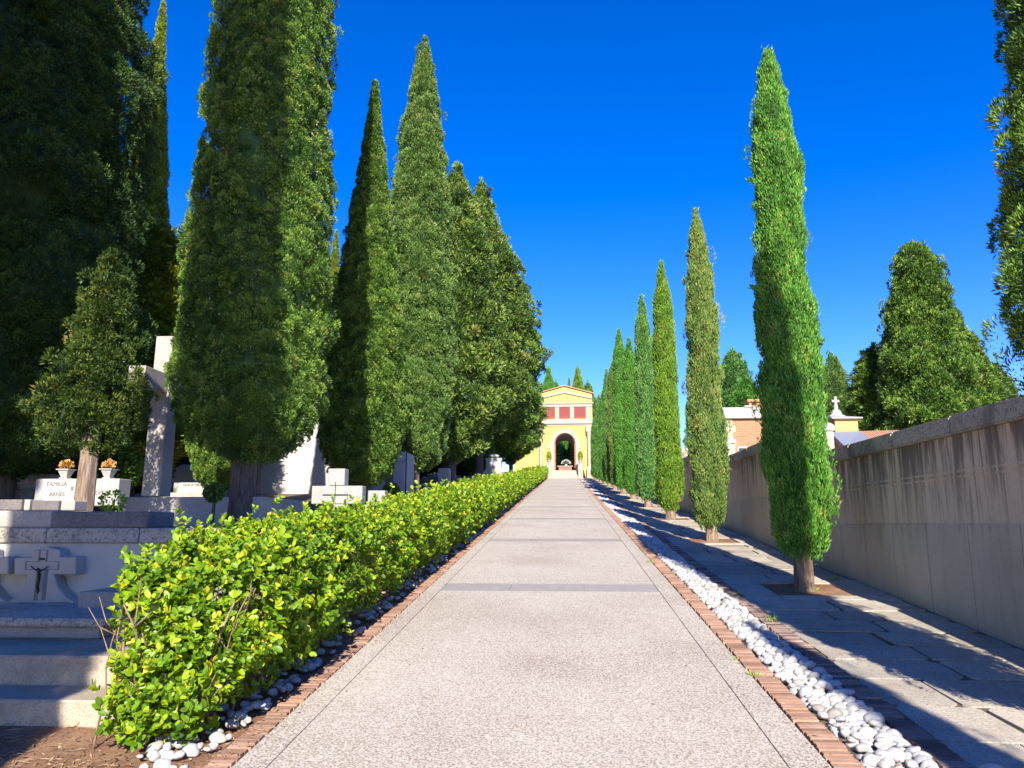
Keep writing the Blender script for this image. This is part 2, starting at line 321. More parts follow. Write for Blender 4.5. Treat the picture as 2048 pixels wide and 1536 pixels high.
def crown_mesh(name, prof, seed, n_clump, per, rc, L, Wd, stretch=1.5, up=1., low=.08, core=.8, gap=0., tipn=6, out=0.7, lean=(0, 0), depthj=.25, lump=None):
    """prof: list of (z, r). Clumps of small sprays over the column, with an opaque twiggy core."""
    g = np.random.default_rng(seed); pz = np.array([p[0] for p in prof]); prr = np.array([p[1] for p in prof])
    zz = np.linspace(pz[0], pz[-1], 400); wgt = np.interp(zz, pz, prr) + .05; cdf = np.cumsum(wgt); cdf /= cdf[-1]
    z = np.interp(g.random(n_clump), cdf, zz); a = g.random(n_clump) * 2 * np.pi
    ph = g.random(12) * 6.28
    def lowf(a, z):
        return 1 + low * (np.sin(2 * a + 1.1 * z + ph[0]) + .8 * np.sin(3 * a - 1.9 * z + ph[1]) + .7 * np.sin(a + 2.9 * z + ph[2]) + .6 * np.sin(5 * a + 4.3 * z + ph[3]) + .5 * np.sin(4 * a - 6.1 * z + ph[4]))
    r = np.interp(z, pz, prr) * lowf(a, z)
    rcl = rc * (.55 + .8 * g.random(n_clump)) * np.clip(r / (rc * 2.2), .35, 1)
    rr = np.maximum(r - rcl * .8, 0.0) * (1 - depthj * g.random(n_clump) ** 2)
    if gap: 
        stick = g.random(n_clump) < gap; rr = rr + np.where(stick, rcl * g.random(n_clump) * 1.6, 0)
    if lump:                                                    # rounded masses with creases between them
        lm, la = lump; k = int(np.interp(zz, pz, prr).mean() * 2 * np.pi * (pz[-1] - pz[0]) / (lm * lm) * 1.1) + 3
        lz = np.interp(g.random(k), cdf, zz); lt = g.random(k) * 2 * np.pi; lr = np.interp(lz, pz, prr); lsz = lm * g.uniform(.6, 1.25, k)
        LC = np.stack([lr * np.cos(lt), lr * np.sin(lt), lz], 1); r_ = np.interp(z, pz, prr)
        PC = np.stack([r_ * np.cos(a), r_ * np.sin(a), z], 1)
        D = np.linalg.norm((PC[:, None] - LC[None]) * np.array([1, 1, .75]), axis=2) / lsz[None]; near_ = D.argmin(1); dm = D.min(1)
        rr = rr + la * np.clip(r_ / (lm * 1.5), .2, 1) * (.45 - np.clip(dm, 0, 1.15) ** 2) * (.6 + .8 * g.random(k)[near_])
        rr = np.maximum(rr, 0)
    lx = lean[0] * (z - pz[0]); ly = lean[1] * (z - pz[0])
    C = np.stack([rr * np.cos(a) + lx, rr * np.sin(a) + ly, z], 1); nrm = np.stack([np.cos(a), np.sin(a), np.full(n_clump, .25)], 1)
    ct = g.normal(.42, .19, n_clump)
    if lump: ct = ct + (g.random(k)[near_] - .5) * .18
    idx = np.repeat(np.arange(n_clump), per); n = len(idx)
    u = norm(g.normal(size=(n, 3)) + nrm[idx] * 1.1)
    rad = rcl[idx] * (.55 + .45 * g.random(n) ** .5)
    pos = C[idx] + u * rad[:, None] * np.array([1, 1, stretch])
    ax = u * out + np.array([0, 0, up]) + g.normal(size=(n, 3)) * .38
    sc = np.stack([Wd * (.6 + .8 * g.random(n)), L * (.6 + .8 * g.random(n)), np.full(n, Wd)], 1)
    V, Fs = scatter(SPRAY_T, SPRAY_F, pos, ax, g.normal(size=(n, 3)), sc)
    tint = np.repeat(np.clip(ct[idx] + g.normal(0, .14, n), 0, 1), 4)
    # protruding tips at the very top and a few stray sprays along the outline
    k = tipn * 14; zt = pz[-1] + g.random(k) * L * 2 - L; 
    pt = np.stack([g.normal(0, .03, k) + lean[0] * (pz[-1] - pz[0]), g.normal(0, .03, k) + lean[1] * (pz[-1] - pz[0]), zt], 1)
    V2, F2 = scatter(SPRAY_T, SPRAY_F, pt, np.array([0, 0, 1]) + g.normal(size=(k, 3)) * .35, g.normal(size=(k, 3)), np.full(k, L * 1.2) [:, None] * np.array([[.25, 1, .2]]))
    Fs = np.concatenate([Fs, F2 + len(V)]); V = np.concatenate([V, V2]); tint = np.concatenate([tint, np.full(k * 4, .6)])
    faces = [Fs]
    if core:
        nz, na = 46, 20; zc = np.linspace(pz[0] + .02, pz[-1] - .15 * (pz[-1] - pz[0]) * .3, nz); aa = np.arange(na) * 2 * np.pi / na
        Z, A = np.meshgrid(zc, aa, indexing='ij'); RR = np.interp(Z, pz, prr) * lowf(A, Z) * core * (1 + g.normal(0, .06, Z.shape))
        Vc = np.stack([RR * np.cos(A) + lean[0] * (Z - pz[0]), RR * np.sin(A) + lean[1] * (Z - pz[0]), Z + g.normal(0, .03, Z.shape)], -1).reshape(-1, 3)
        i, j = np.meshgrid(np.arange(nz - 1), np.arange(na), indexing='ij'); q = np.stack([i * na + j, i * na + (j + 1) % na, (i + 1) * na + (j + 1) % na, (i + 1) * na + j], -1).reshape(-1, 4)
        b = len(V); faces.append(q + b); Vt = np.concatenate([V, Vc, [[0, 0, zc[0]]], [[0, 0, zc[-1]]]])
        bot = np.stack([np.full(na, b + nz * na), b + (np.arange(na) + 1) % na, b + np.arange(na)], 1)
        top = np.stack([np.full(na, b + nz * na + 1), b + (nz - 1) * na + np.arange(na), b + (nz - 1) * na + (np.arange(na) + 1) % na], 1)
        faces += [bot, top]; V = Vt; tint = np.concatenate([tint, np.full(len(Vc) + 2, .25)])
    return npmesh(name, V, faces, tint)
def trunk_mesh(name, h, r0, r1, seed, limbs=5, lean=(0, 0), n=22, rings=14, zl=.30, ll=1.):
    g = random.Random(seed); V = []; Fs = []; ph = [g.random() * 6.28 for _ in range(6)]
    for i in range(rings + 1):
        t = i / rings; z = -.15 + (h + .15) * t; r = r0 + (r1 - r0) * t; flare = 1 + .35 * max(0, 1 - t * h / .35) ** 2
        for k in range(n):
            a = 2 * math.pi * k / n
            rr = r * flare * (1 + .09 * math.sin(5 * a + ph[0] + z * .5) + .07 * math.sin(9 * a + ph[1] - z * .8) + .05 * math.sin(2 * a + ph[2] + z * 2) + g.uniform(-.03, .03))
            V.append((rr * math.cos(a) + lean[0] * t * h, rr * math.sin(a) + lean[1] * t * h, z))
    for i in range(rings):
        for k in range(n): Fs.append((i * n + k, i * n + (k + 1) % n, (i + 1) * n + (k + 1) % n, (i + 1) * n + k))
    mb = MB(); mb.add(V, Fs); mb.add([V[rings * n + k] for k in range(n)], [tuple(range(n))])
    for q in range(limbs):
        a = g.random() * 6.28; z = h * g.uniform(zl, .97); L = r0 * g.uniform(2.5, 4.5) * ll; c, s = math.cos(a), math.sin(a)
        x0, y0 = lean[0] * z, lean[1] * z
        mb.tube([(x0 + c * r1 * .5, y0 + s * r1 * .5, z - .05), (x0 + c * L * .35, y0 + s * L * .35, z + L * .25), (x0 + c * L * .7, y0 + s * L * .7, z + L * .9), (x0 + c * L * .8, y0 + s * L * .8, z + L * 1.7)], [r1 * .42, r1 * .3, r1 * .2, r1 * .06], 7)
    me = bpy.data.meshes.new(name); me.from_pydata(mb.v, [], mb.f); me.update()
    for p in me.polygons: p.use_smooth = True
    return me
def tree(name, loc, crown, trunk, fm, bm, label, cat='tree', group=None, rz=0, sc=1.):
    r = empty(name, loc, label, cat, group, rz); 
    c = bpy.data.objects.new('crown', crown); COL.objects.link(c); c.parent = r
    if len(crown.materials) == 0: crown.materials.append(fm)
    c.material_slots[0].link = 'OBJECT'; c.material_slots[0].material = fm
    t = bpy.data.objects.new('trunk', trunk); COL.objects.link(t); t.parent = r
    if len(trunk.materials) == 0: trunk.materials.append(bm)
    if sc != 1.: c.scale = (sc if not isinstance(sc, (int, float)) else (sc,) * 3); t.scale = c.scale
    return r
# ------------------------------------------------------------------ ground, path, kerbs, pavement
YE = 79.2                                                      # foot of the stairs
def grid_ground():
    xs = [-500, -120, -60, -30, -12, -6, -3, 0, 3, 6, 12, 30, 60, 120, 500]; ys = [-60, -20, -8, 0, 6, 12, 20, 30, 45, 60, 80, 84, 110, 180, 300, 1200]
    V = [(x, y, gz(y) - .02) for y in ys for x in xs]; n = len(xs)
    Fs = [(j * n + i, j * n + i + 1, (j + 1) * n + i + 1, (j + 1) * n + i) for j in range(len(ys) - 1) for i in range(n - 1)]
    mb = MB(); mb.add(V, Fs); return tag(mb.build('ground', M['soil']), kind='structure')
grid_ground()
PX0, PX1 = -1.75, 1.35
p = MB()
edges = [(-1.565, 1.13)]
bands = [(9.55 + 5.92 * k, 10.12 + 5.92 * k) for k in range(0, 12)]
y = -6.
for (a, b_) in bands:
    if a > y: p.box(-1.565, 1.13, y, a - .006, -.12, .03, S)
    y = b_ + .006
p.box(-1.565, 1.13, y, YE + .3, -.12, .03, S)
tag(p.build('path', M['path']), kind='structure')
p = MB()
for s0, s1 in ((PX0, -1.572), (1.137, PX1)):
    yy = -6.
    while yy < YE:
        L = 2.96; p.box(s0, s1, yy, min(yy + L - .004, YE + .3), -.12, .032, S); yy += L
tag(p.build('path_border', M['path_edge']), kind='structure')
p = MB(); p.box(PX0 + .03, PX1 - .03, -6, YE + .3, -.13, .022, S); tag(p.build('path_joint_bed', M['groove']), kind='structure')
p = MB(); g = random.Random(3)
for (a, b_) in bands:
    xs = [-1.565, -.68 + g.uniform(-.05, .05), .22 + g.uniform(-.05, .05), 1.13]
    for i in range(3): p.box(xs[i] + .002, xs[i + 1] - .002, a, b_, -.12, .031, S, t=g.uniform(.3, .7))
tag(p.build('path_granite_band', M['band']), kind='structure')
def brick_strip(x0, x1, ya, yb, mat, seed, h=.045, dz=.0, gap=True):
    g = random.Random(seed); mb = MB(); y = ya
    while y < yb:
        wd = .043 if y < 25 else .09; j = g.uniform(-.008, .008)
        if not (y < 25 and g.random() < .02):
            mb.box(x0 + j, x1 + j + g.uniform(-.004, .004), y, y + wd, -.1, h + dz + g.uniform(-.006, .004), S, t=g.random())
        y += wd + (.014 if y < 25 else .02)
    return mb
tag(brick_strip(1.362, 1.515, -1, YE, None, 1).build('brick_edging', M['brick_terracotta']), kind='structure')
tag(brick_strip(1.905, 2.06, -1, YE, None, 2, .05).build('brick_edging', M['brick_old']), kind='structure')
tag(brick_strip(-1.895, -1.765, -1, YE, None, 5, .035).build('brick_edging', M['brick_terracotta']), kind='structure')
# pavement: flagstones laid in rows on an earthy bed
WX = 3.85
p = MB(); p.box(2.02, WX + .1, -6, YE + 1, -.12, .008, S); tag(p.build('pavement_bed', M['joint']), kind='structure')
PIT = [9.87 + 5.92 * k for k in range(-2, 12)]
def flags():
    g = random.Random(11); mb = MB(); y = -4.; X0, X1 = 2.075, WX - .03
    def inpit(x0, x1, y0, y1):
        return any(x1 > 2.52 and x0 < 3.42 and y1 > q - .45 and y0 < q + .45 for q in PIT)
    def poly(x0, x1, y0, y1, h, t):
        j = .018 if y0 < 30 else 0; c = g.uniform(.02, .07)
        n = [(x0 + c, y0), (x1 - c, y0), (x1, y0 + c), (x1, y1 - c), (x1 - c, y1), (x0 + c, y1), (x0, y1 - c), (x0, y0 + c)]
        pts = [(x + g.uniform(-j, j), yy + g.uniform(-j, j)) for x, yy in n]
        V = [(x, yy, -.08 + S * yy) for x, yy in pts] + [(x, yy, h + S * yy) for x, yy in pts]; k = 8
        mb.add(V, [tuple(range(k - 1, -1, -1)), tuple(range(k, 2 * k))] + [(i, (i + 1) % k, (i + 1) % k + k, i + k) for i in range(k)], t)
    cuts = []
    for q in PIT: cuts.append((q - .72, q + .72))
    while y < YE + .8:
        nxt = [c for c in cuts if c[0] >= y - .01]
        lim = nxt[0][0] if nxt else YE + .8
        if lim - y < .12 and nxt:
            # smooth rectangular slabs that frame each tree pit
            a, b_ = nxt[0]; q = (a + b_) / 2
            for (x0, x1, y0, y1) in ((X0, 2.50, a, q + .02), (X0, 2.50, q + .03, b_), (2.51, X1, a, q - .47), (2.51, X1, q + .47, b_), (3.43, X1, q - .46, q + .46)):
                mb.box(x0, x1, y0 + .006, y1 - .006, -.08, .028, S, t=g.uniform(.5, .75))
            y = b_ + .006; continue
        rh = g.uniform(.42, .66)
        if lim - y < 1.0: rh = (lim - y) if lim - y < .7 else (lim - y) / 2
        rh = min(rh, lim - y)
        x = X0
        while x < X1 - .05:
            wd = g.uniform(.45, .95)
            if X1 - x - wd < .35: wd = X1 - x
            jx = g.uniform(.012, .024); poly(x + jx, x + wd - jx, y + jx, y + rh - jx, .02 + g.uniform(-.004, .006), g.uniform(.2, .8)); x += wd
        y += rh
    return mb
tag(flags().build('pavement', M['flag'], bevel=.006), kind='structure')
p = MB()
for q in PIT: p.box(2.53, 3.41, q - .44, q + .44, -.05, .016, S)
tag(p.build('tree_pit_soil', M['soil']), kind='structure')
# ------------------------------------------------------------------ pebbles
def pebble_mesh(seed):
    bm = bmesh.new(); bmesh.ops.create_icosphere(bm, subdivisions=3, radius=1); g = random.Random(seed); ph = [g.random() * 6 for _ in range(6)]
    for v in bm.verts:
        c = v.co.copy(); k = 1 + .10 * math.sin(2.3 * c.x + ph[0]) + .09 * math.sin(2.9 * c.y + ph[1]) + .07 * math.sin(3.7 * c.z + ph[2]) + .04 * math.sin(6 * c.x + 5 * c.y + ph[3])
        v.co = c * k
    me = bpy.data.meshes.new('pebble'); bm.to_mesh(me); bm.free()
    for f in me.polygons: f.use_smooth = True
    me.materials.append(M['pebble']); return me
PM = [pebble_mesh(i) for i in range(8)]
gr = np.random.default_rng(5)
def pebble_field(x0, x1, y0, y1, size, layers=2, seed=1):
    """dart throwing on a cell grid: (x, y, z, a, b, c, rot) rows"""
    g = np.random.default_rng(seed); out = []
    for ly in range(layers):
        pts = []; cell = {}; d = size * (1.45 if ly == 0 else 1.55)
        n = int((x1 - x0) * (y1 - y0) / (d * d) * 9)
        for _ in range(n):
            x = g.uniform(x0, x1); y = g.uniform(y0, y1); i, j = int(x / d), int(y / d); ok = True
            for a in (-1, 0, 1):
                for b in (-1, 0, 1):
                    for q in cell.get((i + a, j + b), ()):
                        if (q[0] - x) ** 2 + (q[1] - y) ** 2 < d * d * .52: ok = False
            if ok:
                cell.setdefault((i, j), []).append((x, y)); s = size * g.choice([.55, .75, .95, 1.2], p=[.2, .3, .3, .2]) * g.uniform(.9, 1.1)
                out.append((x, y, S * y + ly * size * .52 + .018 + g.uniform(-.006, .006), s * g.uniform(.75, 1.0), s * g.uniform(.6, .85), s * g.uniform(.42, .62), g.uniform(0, 6.28)))
    return out
near = pebble_field(1.56, 1.87, 3.9, 7.2, .052, 2, 1) + pebble_field(-2.35, -1.98, 4.0, 6.2, .045, 1, 2)[::2]
near.sort(key=lambda q: math.hypot(q[0], q[1])); big = near[:300]; rest = near[300:]
big.insert(40, (2.06, 4.12, S * 4.12 + .07, .075, .06, .055, .4)); big = big[:300]
for i, q in enumerate(big):
    o = bpy.data.objects.new('pebble', PM[i % 8]); COL.objects.link(o); o.location = q[:3]; o.scale = q[3:6]
    o.rotation_euler = (gr.normal(0, .25), gr.normal(0, .25), q[6])
    if q[0] > 1.95: tag(o, 'lone rounded white pebble lying on the edge of the pavement past the brown bricks', 'pebble')
    elif q[0] > 0: tag(o, 'smooth white pebble in the pebble strip between the two rows of edging bricks', 'pebble', 'white pebbles in the strip right of the path')
    else: tag(o, 'white pebble lying under the clipped green hedge', 'pebble', 'white pebbles under the hedge')
rest += pebble_field(1.56, 1.87, 7.2, 20, .052, 2, 3) + pebble_field(1.55, 1.88, 20, 45, .08, 1, 4) + pebble_field(1.55, 1.88, 45, 79, .10, 1, 5)
rest += pebble_field(-2.35, -1.97, 6.2, 20, .05, 1, 6)[::4] + pebble_field(-2.2, -1.97, 20, 50, .07, 1, 7)[::6]
def pebble_rest(rows):
    bm = bmesh.new(); bmesh.ops.create_icosphere(bm, subdivisions=2, radius=1); T = np.array([v.co[:] for v in bm.verts]); Fc = np.array([[v.index for v in f.verts] for f in bm.faces]); bm.free()
    T = T * (1 + .08 * np.sin(2.3 * T[:, :1] + 1) + .08 * np.sin(3 * T[:, 1:2]))
    A = np.array(rows); ax = np.stack([-np.sin(A[:, 6]), np.cos(A[:, 6]), gr.normal(0, .2, len(A))], 1); sd_ = np.stack([np.cos(A[:, 6]), np.sin(A[:, 6]), gr.normal(0, .2, len(A))], 1)
    V, Fs = scatter(T, Fc, A[:, :3], ax, sd_, A[:, [3, 4, 5]])
    return npmesh('pebbles', V, Fs, None, True)
o = link('white_pebbles', pebble_rest(rest), M['pebble']); tag(o, 'bed of white pebbles running up the slope between brick edgings and under the hedge', 'pebbles', None, 'stuff')
p = MB(); p.box(1.50, 1.92, -1, YE, -.1, .012, S); tag(p.build('pebble_bed', M['joint']), kind='structure')
# ------------------------------------------------------------------ hedge
def hedge():
    root = empty('hedge', (-2.4, 4.4, gz(4.4)), 'long clipped bright green hedge along the left side of the path', 'hedge')
    g = np.random.default_rng(21)
    def half(y): return np.interp(y, [4.2, 4.6, 5.2, 8, 80], [.24, .37, .39, .38, .35])
    def height(x, y, gg=None): return np.interp(y, [4.2, 4.5, 5.0, 5.8, 6.6, 7.6, 80], [.66, .88, 1.04, 1.15, 1.14, 1.03, 1.08]) + .035 * np.sin(y * 1.7) + .03 * np.sin(y * 4.1 + x * 5) - .10 * np.clip((-x - 2.6) * 2, 0, 1) * np.clip((7 - y) / 2, 0, 1)
    cx = -2.35
    Vs = []; Fs = []; Ts = []; nv = 0
    def add(V, F_, t):
        nonlocal nv
        Vs.append(V); Fs.append(F_ + nv); Ts.append(t); nv += len(V)
    def surf(n, y0, y1, end=False):
        """points on the right face, top, left face (and the near end) with outward normals"""
        y = g.uniform(y0, y1, n); u = g.random(n); x = np.zeros(n); z = np.zeros(n); nx = np.zeros((n, 3)); hw = half(y)
        ht = height(np.full(n, cx), y)
        f = u < .52; f2 = (u >= .52) & (u < .83); f3 = u >= .83
        zz = g.random(n)
        bul = .06 * np.sin(y * 2.3 + zz * 4) + .05 * np.sin(y * 5.1 - zz * 7)
        x[f] = (cx + hw + bul * .6 + np.interp(zz, [0, .25, .5, .8, 1], [-.03, .07, .15, .13, .04]))[f]; z[f] = (.10 + zz * (ht - .12))[f]; nx[f] = (1, 0, .15)
        xx = cx + (g.random(n) * 2 - 1) * hw; x[f2] = xx[f2]; z[f2] = height(xx, y)[f2]; nx[f2] = (0, 0, 1)
        x[f3] = (cx - hw + bul)[f3]; z[f3] = (.10 + zz * (ht - .12))[f3]; nx[f3] = (-1, 0, .2)
        if end:
            e = g.random(n) < .42; k = e.sum(); xs = g.random(k) * 2 - 1
            y[e] = 4.22 + .25 * xs ** 2 + g.normal(0, .05, k); x[e] = cx + xs * .35 ; z[e] = .08 + g.random(k) * (height(x[e], np.full(k, 4.75)) - .1); nx[e] = (0, -1, .2)
            y[e] += .22 * (z[e] / 1.2)
        return np.stack([x, y, z + S * y], 1), nx
    def rosettes(n, y0, y1, L, Wd, per, end=False, depth=.22, T=LEAF_T, F_=LEAF_F, thin=True):
        P, nr = surf(n, y0, y1, end)
        if thin:                                                # the foot of the hedge is open and shows its stems
            hh = P[:, 2] - S * P[:, 1]; keep = g.random(n) < np.interp(hh, [0, .25, .5, .8], [.35, .55, .85, 1]) 
            if end:
                win = (np.abs(P[:, 0] + 2.50) < .24) & (hh > .30) & (hh < .78) & (P[:, 1] < 5.0); keep &= ~(win & (g.random(n) < .72)); low_ = (hh < .28) & (P[:, 1] < 5.2); keep &= ~(low_ & (g.random(n) < .35))
            hole = (np.sin(P[:, 1] * 7 + 1) + np.sin(hh * 9 + P[:, 0] * 6)) > 1.15
            keep &= ~(hole & (g.random(n) < .85)); P = P[keep]; nr = nr[keep]; n = len(P)
        lum = np.sin(P[:, 1] * 8.3 + P[:, 2] * 5) * np.sin(P[:, 2] * 9.1 - P[:, 1] * 3.7 + P[:, 0] * 6) + .6 * np.sin(P[:, 1] * 19 + 2) * np.sin(P[:, 2] * 17 + P[:, 0] * 15)
        P = P - nr * (g.random(n) ** 1.5 * depth + .045 * (1 - lum))[:, None] + (nr * .6 + np.array([0, 0, .6])) * np.where(g.random(n) < .12, g.random(n) * .17, 0)[:, None]
        ax0 = norm(nr * .8 + np.array([0, 0, .7]) + g.normal(size=(n, 3)) * .45)
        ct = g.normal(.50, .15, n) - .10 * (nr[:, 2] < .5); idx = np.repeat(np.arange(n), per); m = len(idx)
        side = norm(np.cross(ax0[idx], g.normal(size=(m, 3)))); fr = g.random(m)
        ax = norm(ax0[idx] * (.25 + .9 * fr[:, None]) + side * 1.0)
        pos = P[idx] + ax0[idx] * (fr * L * 1.3)[:, None]
        nn = np.cross(ax, norm(np.cross(ax, ax0[idx] + .4 * np.array([0.3, -1., 0]))))
        sidev = np.cross(ax, -nn); s = (.65 + .6 * g.random(m))
        V, F2 = scatter(T, F_, pos, ax, sidev + g.normal(size=(m, 3)) * .25, np.stack([Wd * s, L * s, Wd * s], 1))
        yel = g.random(m) < .018
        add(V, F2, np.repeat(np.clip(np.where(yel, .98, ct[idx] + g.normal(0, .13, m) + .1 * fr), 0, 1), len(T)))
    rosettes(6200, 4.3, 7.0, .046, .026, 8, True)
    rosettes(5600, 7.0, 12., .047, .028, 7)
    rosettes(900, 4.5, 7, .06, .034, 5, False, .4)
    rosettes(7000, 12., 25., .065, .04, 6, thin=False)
    me = npmesh('foliage', np.concatenate(Vs), np.concatenate(Fs), np.concatenate(Ts)); Vs.clear(); Fs.clear(); Ts.clear(); nv = 0
    link('foliage', me, M['f_hedge'], root)
    rosettes(7500, 25., 48., .085, .055, 5, False, .2, SPRAY_T * np.array([1, 1, 1]), SPRAY_F, False)
    rosettes(6500, 48., 79.2, .13, .085, 4, False, .2, SPRAY_T, SPRAY_F, False)
    me = npmesh('foliage', np.concatenate(Vs), np.concatenate(Fs), np.concatenate(Ts))
    link('foliage', me, M['f_hedge'], root)
    tw = MB(); gg = random.Random(4); y = 4.5
    while y < 14:
        for q in range(3 if y < 8 else 1):
            x = cx + gg.uniform(-.18, .20); z0 = S * y - .02; P = [Vector((x, y, z0))]; r = gg.uniform(.008, .017); h = gg.uniform(.65, 1.0); d = Vector((gg.uniform(-.1, .15), gg.uniform(-.25, .2), 1))
            k = 7
            for i in range(k): 
                d = (d + Vector((gg.uniform(-.3, .3), gg.uniform(-.3, .3), .15))).normalized(); P.append(P[-1] + d * h / k)
            tw.tube(P, [r * (1 - .1 * i) for i in range(k + 1)], 6)
            for b in range(5 if y < 8 else 2):
                i = gg.randint(1, k - 1); d2 = Vector((gg.uniform(-1, 1), gg.uniform(-1, .6), gg.uniform(.1, .9))).normalized(); a = P[i]; L = gg.uniform(.10, .28)
                m1 = a + d2 * L * .5 + Vector((0, 0, .02)); tw.tube([a, m1, m1 + (d2 + Vector((gg.uniform(-.4, .4), gg.uniform(-.4, .4), .5))).normalized() * L * .5], [r * .55, r * .4, r * .2], 5)
        y += .12 if y < 8 else .3
    for q in range(11):                                         # bare stems showing in the opening at the near end
        x = -2.72 + q * .05 + gg.uniform(-.02, .02); y = 4.42 + gg.uniform(0, .25); P = [Vector((x, y, S * y - .03))]; d = Vector((gg.uniform(-.35, .35), gg.uniform(-.1, .15), 1)); r = gg.uniform(.007, .016)
        for i in range(6):
            d = (d + Vector((gg.uniform(-.3, .3), gg.uniform(-.15, .15), .1))).normalized(); P.append(P[-1] + d * .15)
        tw.tube(P, [r * (1 - .11 * i) for i in range(7)], 7)
        for b in range(3):
            a = P[gg.randint(2, 5)]; d2 = Vector((gg.uniform(-1, 1), gg.uniform(-.5, .3), gg.uniform(.3, 1))).normalized(); tw.tube([a, a + d2 * .12, a + d2 * .2 + Vector((0, 0, .08))], [r * .5, r * .35, r * .2], 5)
    tw.build('branches', M['twig'], root, smooth=True)
    inn = MB(); y = 7.5
    return root
hedge()
# ------------------------------------------------------------------ boundary wall on the right
def bwall():
    root = empty('boundary_wall', (WX, 6, gz(6)), 'tall stained boundary wall with granite coping stepping up the slope on the right', 'wall')
    ends = [-9, -.7, 6.3, 13.3]; tops = [1.6, 2.13, 2.655]
    y, tp = 13.3, 3.17
    while y < 79: ends.append(min(y + 6.6, 80)); tops.append(tp); y += 6.6; tp += .521
    up, lo_, cp, bd, = MB(), MB(), MB(), MB()
    def panel(mb, x0, x1, y0, y1, z0, z1, t0, t1, sl0=0, dz=0):
        zb = lambda yy: (z0 if not sl0 else S * yy + dz)
        V = [(x0, y0, zb(y0)), (x1, y0, zb(y0)), (x1, y1, zb(y1)), (x0, y1, zb(y1)), (x0, y0, z1), (x1, y0, z1), (x1, y1, z1), (x0, y1, z1)]
        n = len(mb.v); mb.add(V, [(0, 3, 2, 1), (4, 5, 6, 7), (0, 1, 5, 4), (1, 2, 6, 5), (2, 3, 7, 6), (3, 0, 4, 7)])
        for i in range(4): mb.t[n + i] = t1; mb.t[n + 4 + i] = t0
    for i, tp in enumerate(tops):
        a, b_ = ends[i], ends[i + 1]
        panel(lo_, WX, WX + .45, a, b_, 0, tp - 1.06, .4, 1., 1, -.3)
        panel(up, WX + .012, WX + .44, a, b_, tp - 1.06, tp - .19, 0., .75)
        for z in (tp - .60, tp - .545): bd.box(WX + .004, WX + .05, a, b_, z - .012, z + .012)
        yy = a
        while yy < b_ - .05:
            L = min(1.35, b_ - yy); cp.box(WX - .05, WX + .5, yy + .002, yy + L - .002, tp - .187, tp + random.uniform(-.004, .004)); yy += L
    lo_.build('plinth', M['wall_lo'], root); up.build('wall_face', M['wall_up'], root)
    cp.build('coping', M['granite_worn'], root, bevel=.018, seg=2); bd.build('string_course', M['wall_up'], root)
bwall()
# ------------------------------------------------------------------ right row of slender cypresses
def slim_prof(h, r, b=.42, wob=.05, seed=0, tipr=.03, blunt=1.):
    g = random.Random(seed); P = [(b, r * .30), (b + .12, r * .72), (b + .35, r * .93), (b + .8, r)]
    for t in (.22, .32, .42, .52, .60, .68): P.append((b + (h - b) * t, r * (1 - .38 * t ** 1.7) * g.uniform(1 - wob, 1 + wob)))
    for t, k in ((.76, .78), (.83, .64), (.89, .48), (.94, .32), (.98, .14), (1., tipr / r)): P.append((b + (h - b) * t, r * k ** blunt * g.uniform(1 - wob, 1 + wob)))
    return P
TR1 = trunk_mesh('trunk', 1.5, .125, .10, 1, 6, ll=.45); TR2 = trunk_mesh('trunk', 1.5, .12, .09, 2, 5, ll=.45)
KW = dict(stretch=2.1, up=1.6, out=.6)
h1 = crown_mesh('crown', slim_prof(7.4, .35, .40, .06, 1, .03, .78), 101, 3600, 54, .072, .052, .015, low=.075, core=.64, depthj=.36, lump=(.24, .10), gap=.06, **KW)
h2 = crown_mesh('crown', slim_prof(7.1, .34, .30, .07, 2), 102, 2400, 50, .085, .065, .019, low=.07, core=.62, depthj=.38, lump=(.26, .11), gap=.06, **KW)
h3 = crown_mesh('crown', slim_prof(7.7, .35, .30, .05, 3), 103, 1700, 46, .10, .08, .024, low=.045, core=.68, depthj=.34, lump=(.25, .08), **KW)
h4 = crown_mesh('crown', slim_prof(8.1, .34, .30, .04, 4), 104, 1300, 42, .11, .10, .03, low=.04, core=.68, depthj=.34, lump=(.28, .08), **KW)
RX = 2.96
right = [(9.87, h1, 1., 1., 'f_bright', 'nearest slender cypress of the right row, bright green crown on a short bare trunk'),
 (15.8, h2, 1., .98, 'f_brown', 'second cypress of the right row, narrow crown speckled with brown'),
 (21.7, h3, .98, 1., 'f_olive', 'third cypress of the right row with an olive yellow green crown'),
 (27.4, h4, .96, 1.08, 'f_blue', 'fourth cypress of the right row with a bluish green pointed crown'),
 (33.2, h4, .88, 1.08, 'f_green', 'fifth cypress of the right row, lower than both of its neighbours'),
 (39.0, h3, 1.12, 1.25, 'f_green', 'sixth cypress of the right row, tall with a rounded fresh green top'),
 (45.0, h2, 1.08, 1.25, 'f_grey', 'seventh cypress of the right row, grey green and slim'),
 (51.0, h4, .98, 1.1, 'f_blue', 'eighth cypress of the right row, far up the slope towards the yellow building'),
 (57.0, h3, .92, 1.05, 'f_green', 'ninth cypress of the right row, far up the slope'),
 (63.0, h4, .90, 1.05, 'f_blue', 'tenth cypress of the right row, near the yellow building'),
 (69.0, h2, .85, 1.05, 'f_green', 'eleventh cypress of the right row, almost at the yellow building'),
 (74.5, h3, .78, 1.05, 'f_green', 'last and smallest looking cypress of the right row, beside the stairs')]
for i, (y, me, sz, sx, fm, lab) in enumerate(right):
    tree('cypress_tree', (RX, y, gz(y)), me, TR1 if i % 2 == 0 else TR2, M[fm], M['bark'], lab, 'tree', 'slender cypresses along the pavement', i * 2.1, (sx, sx, sz))
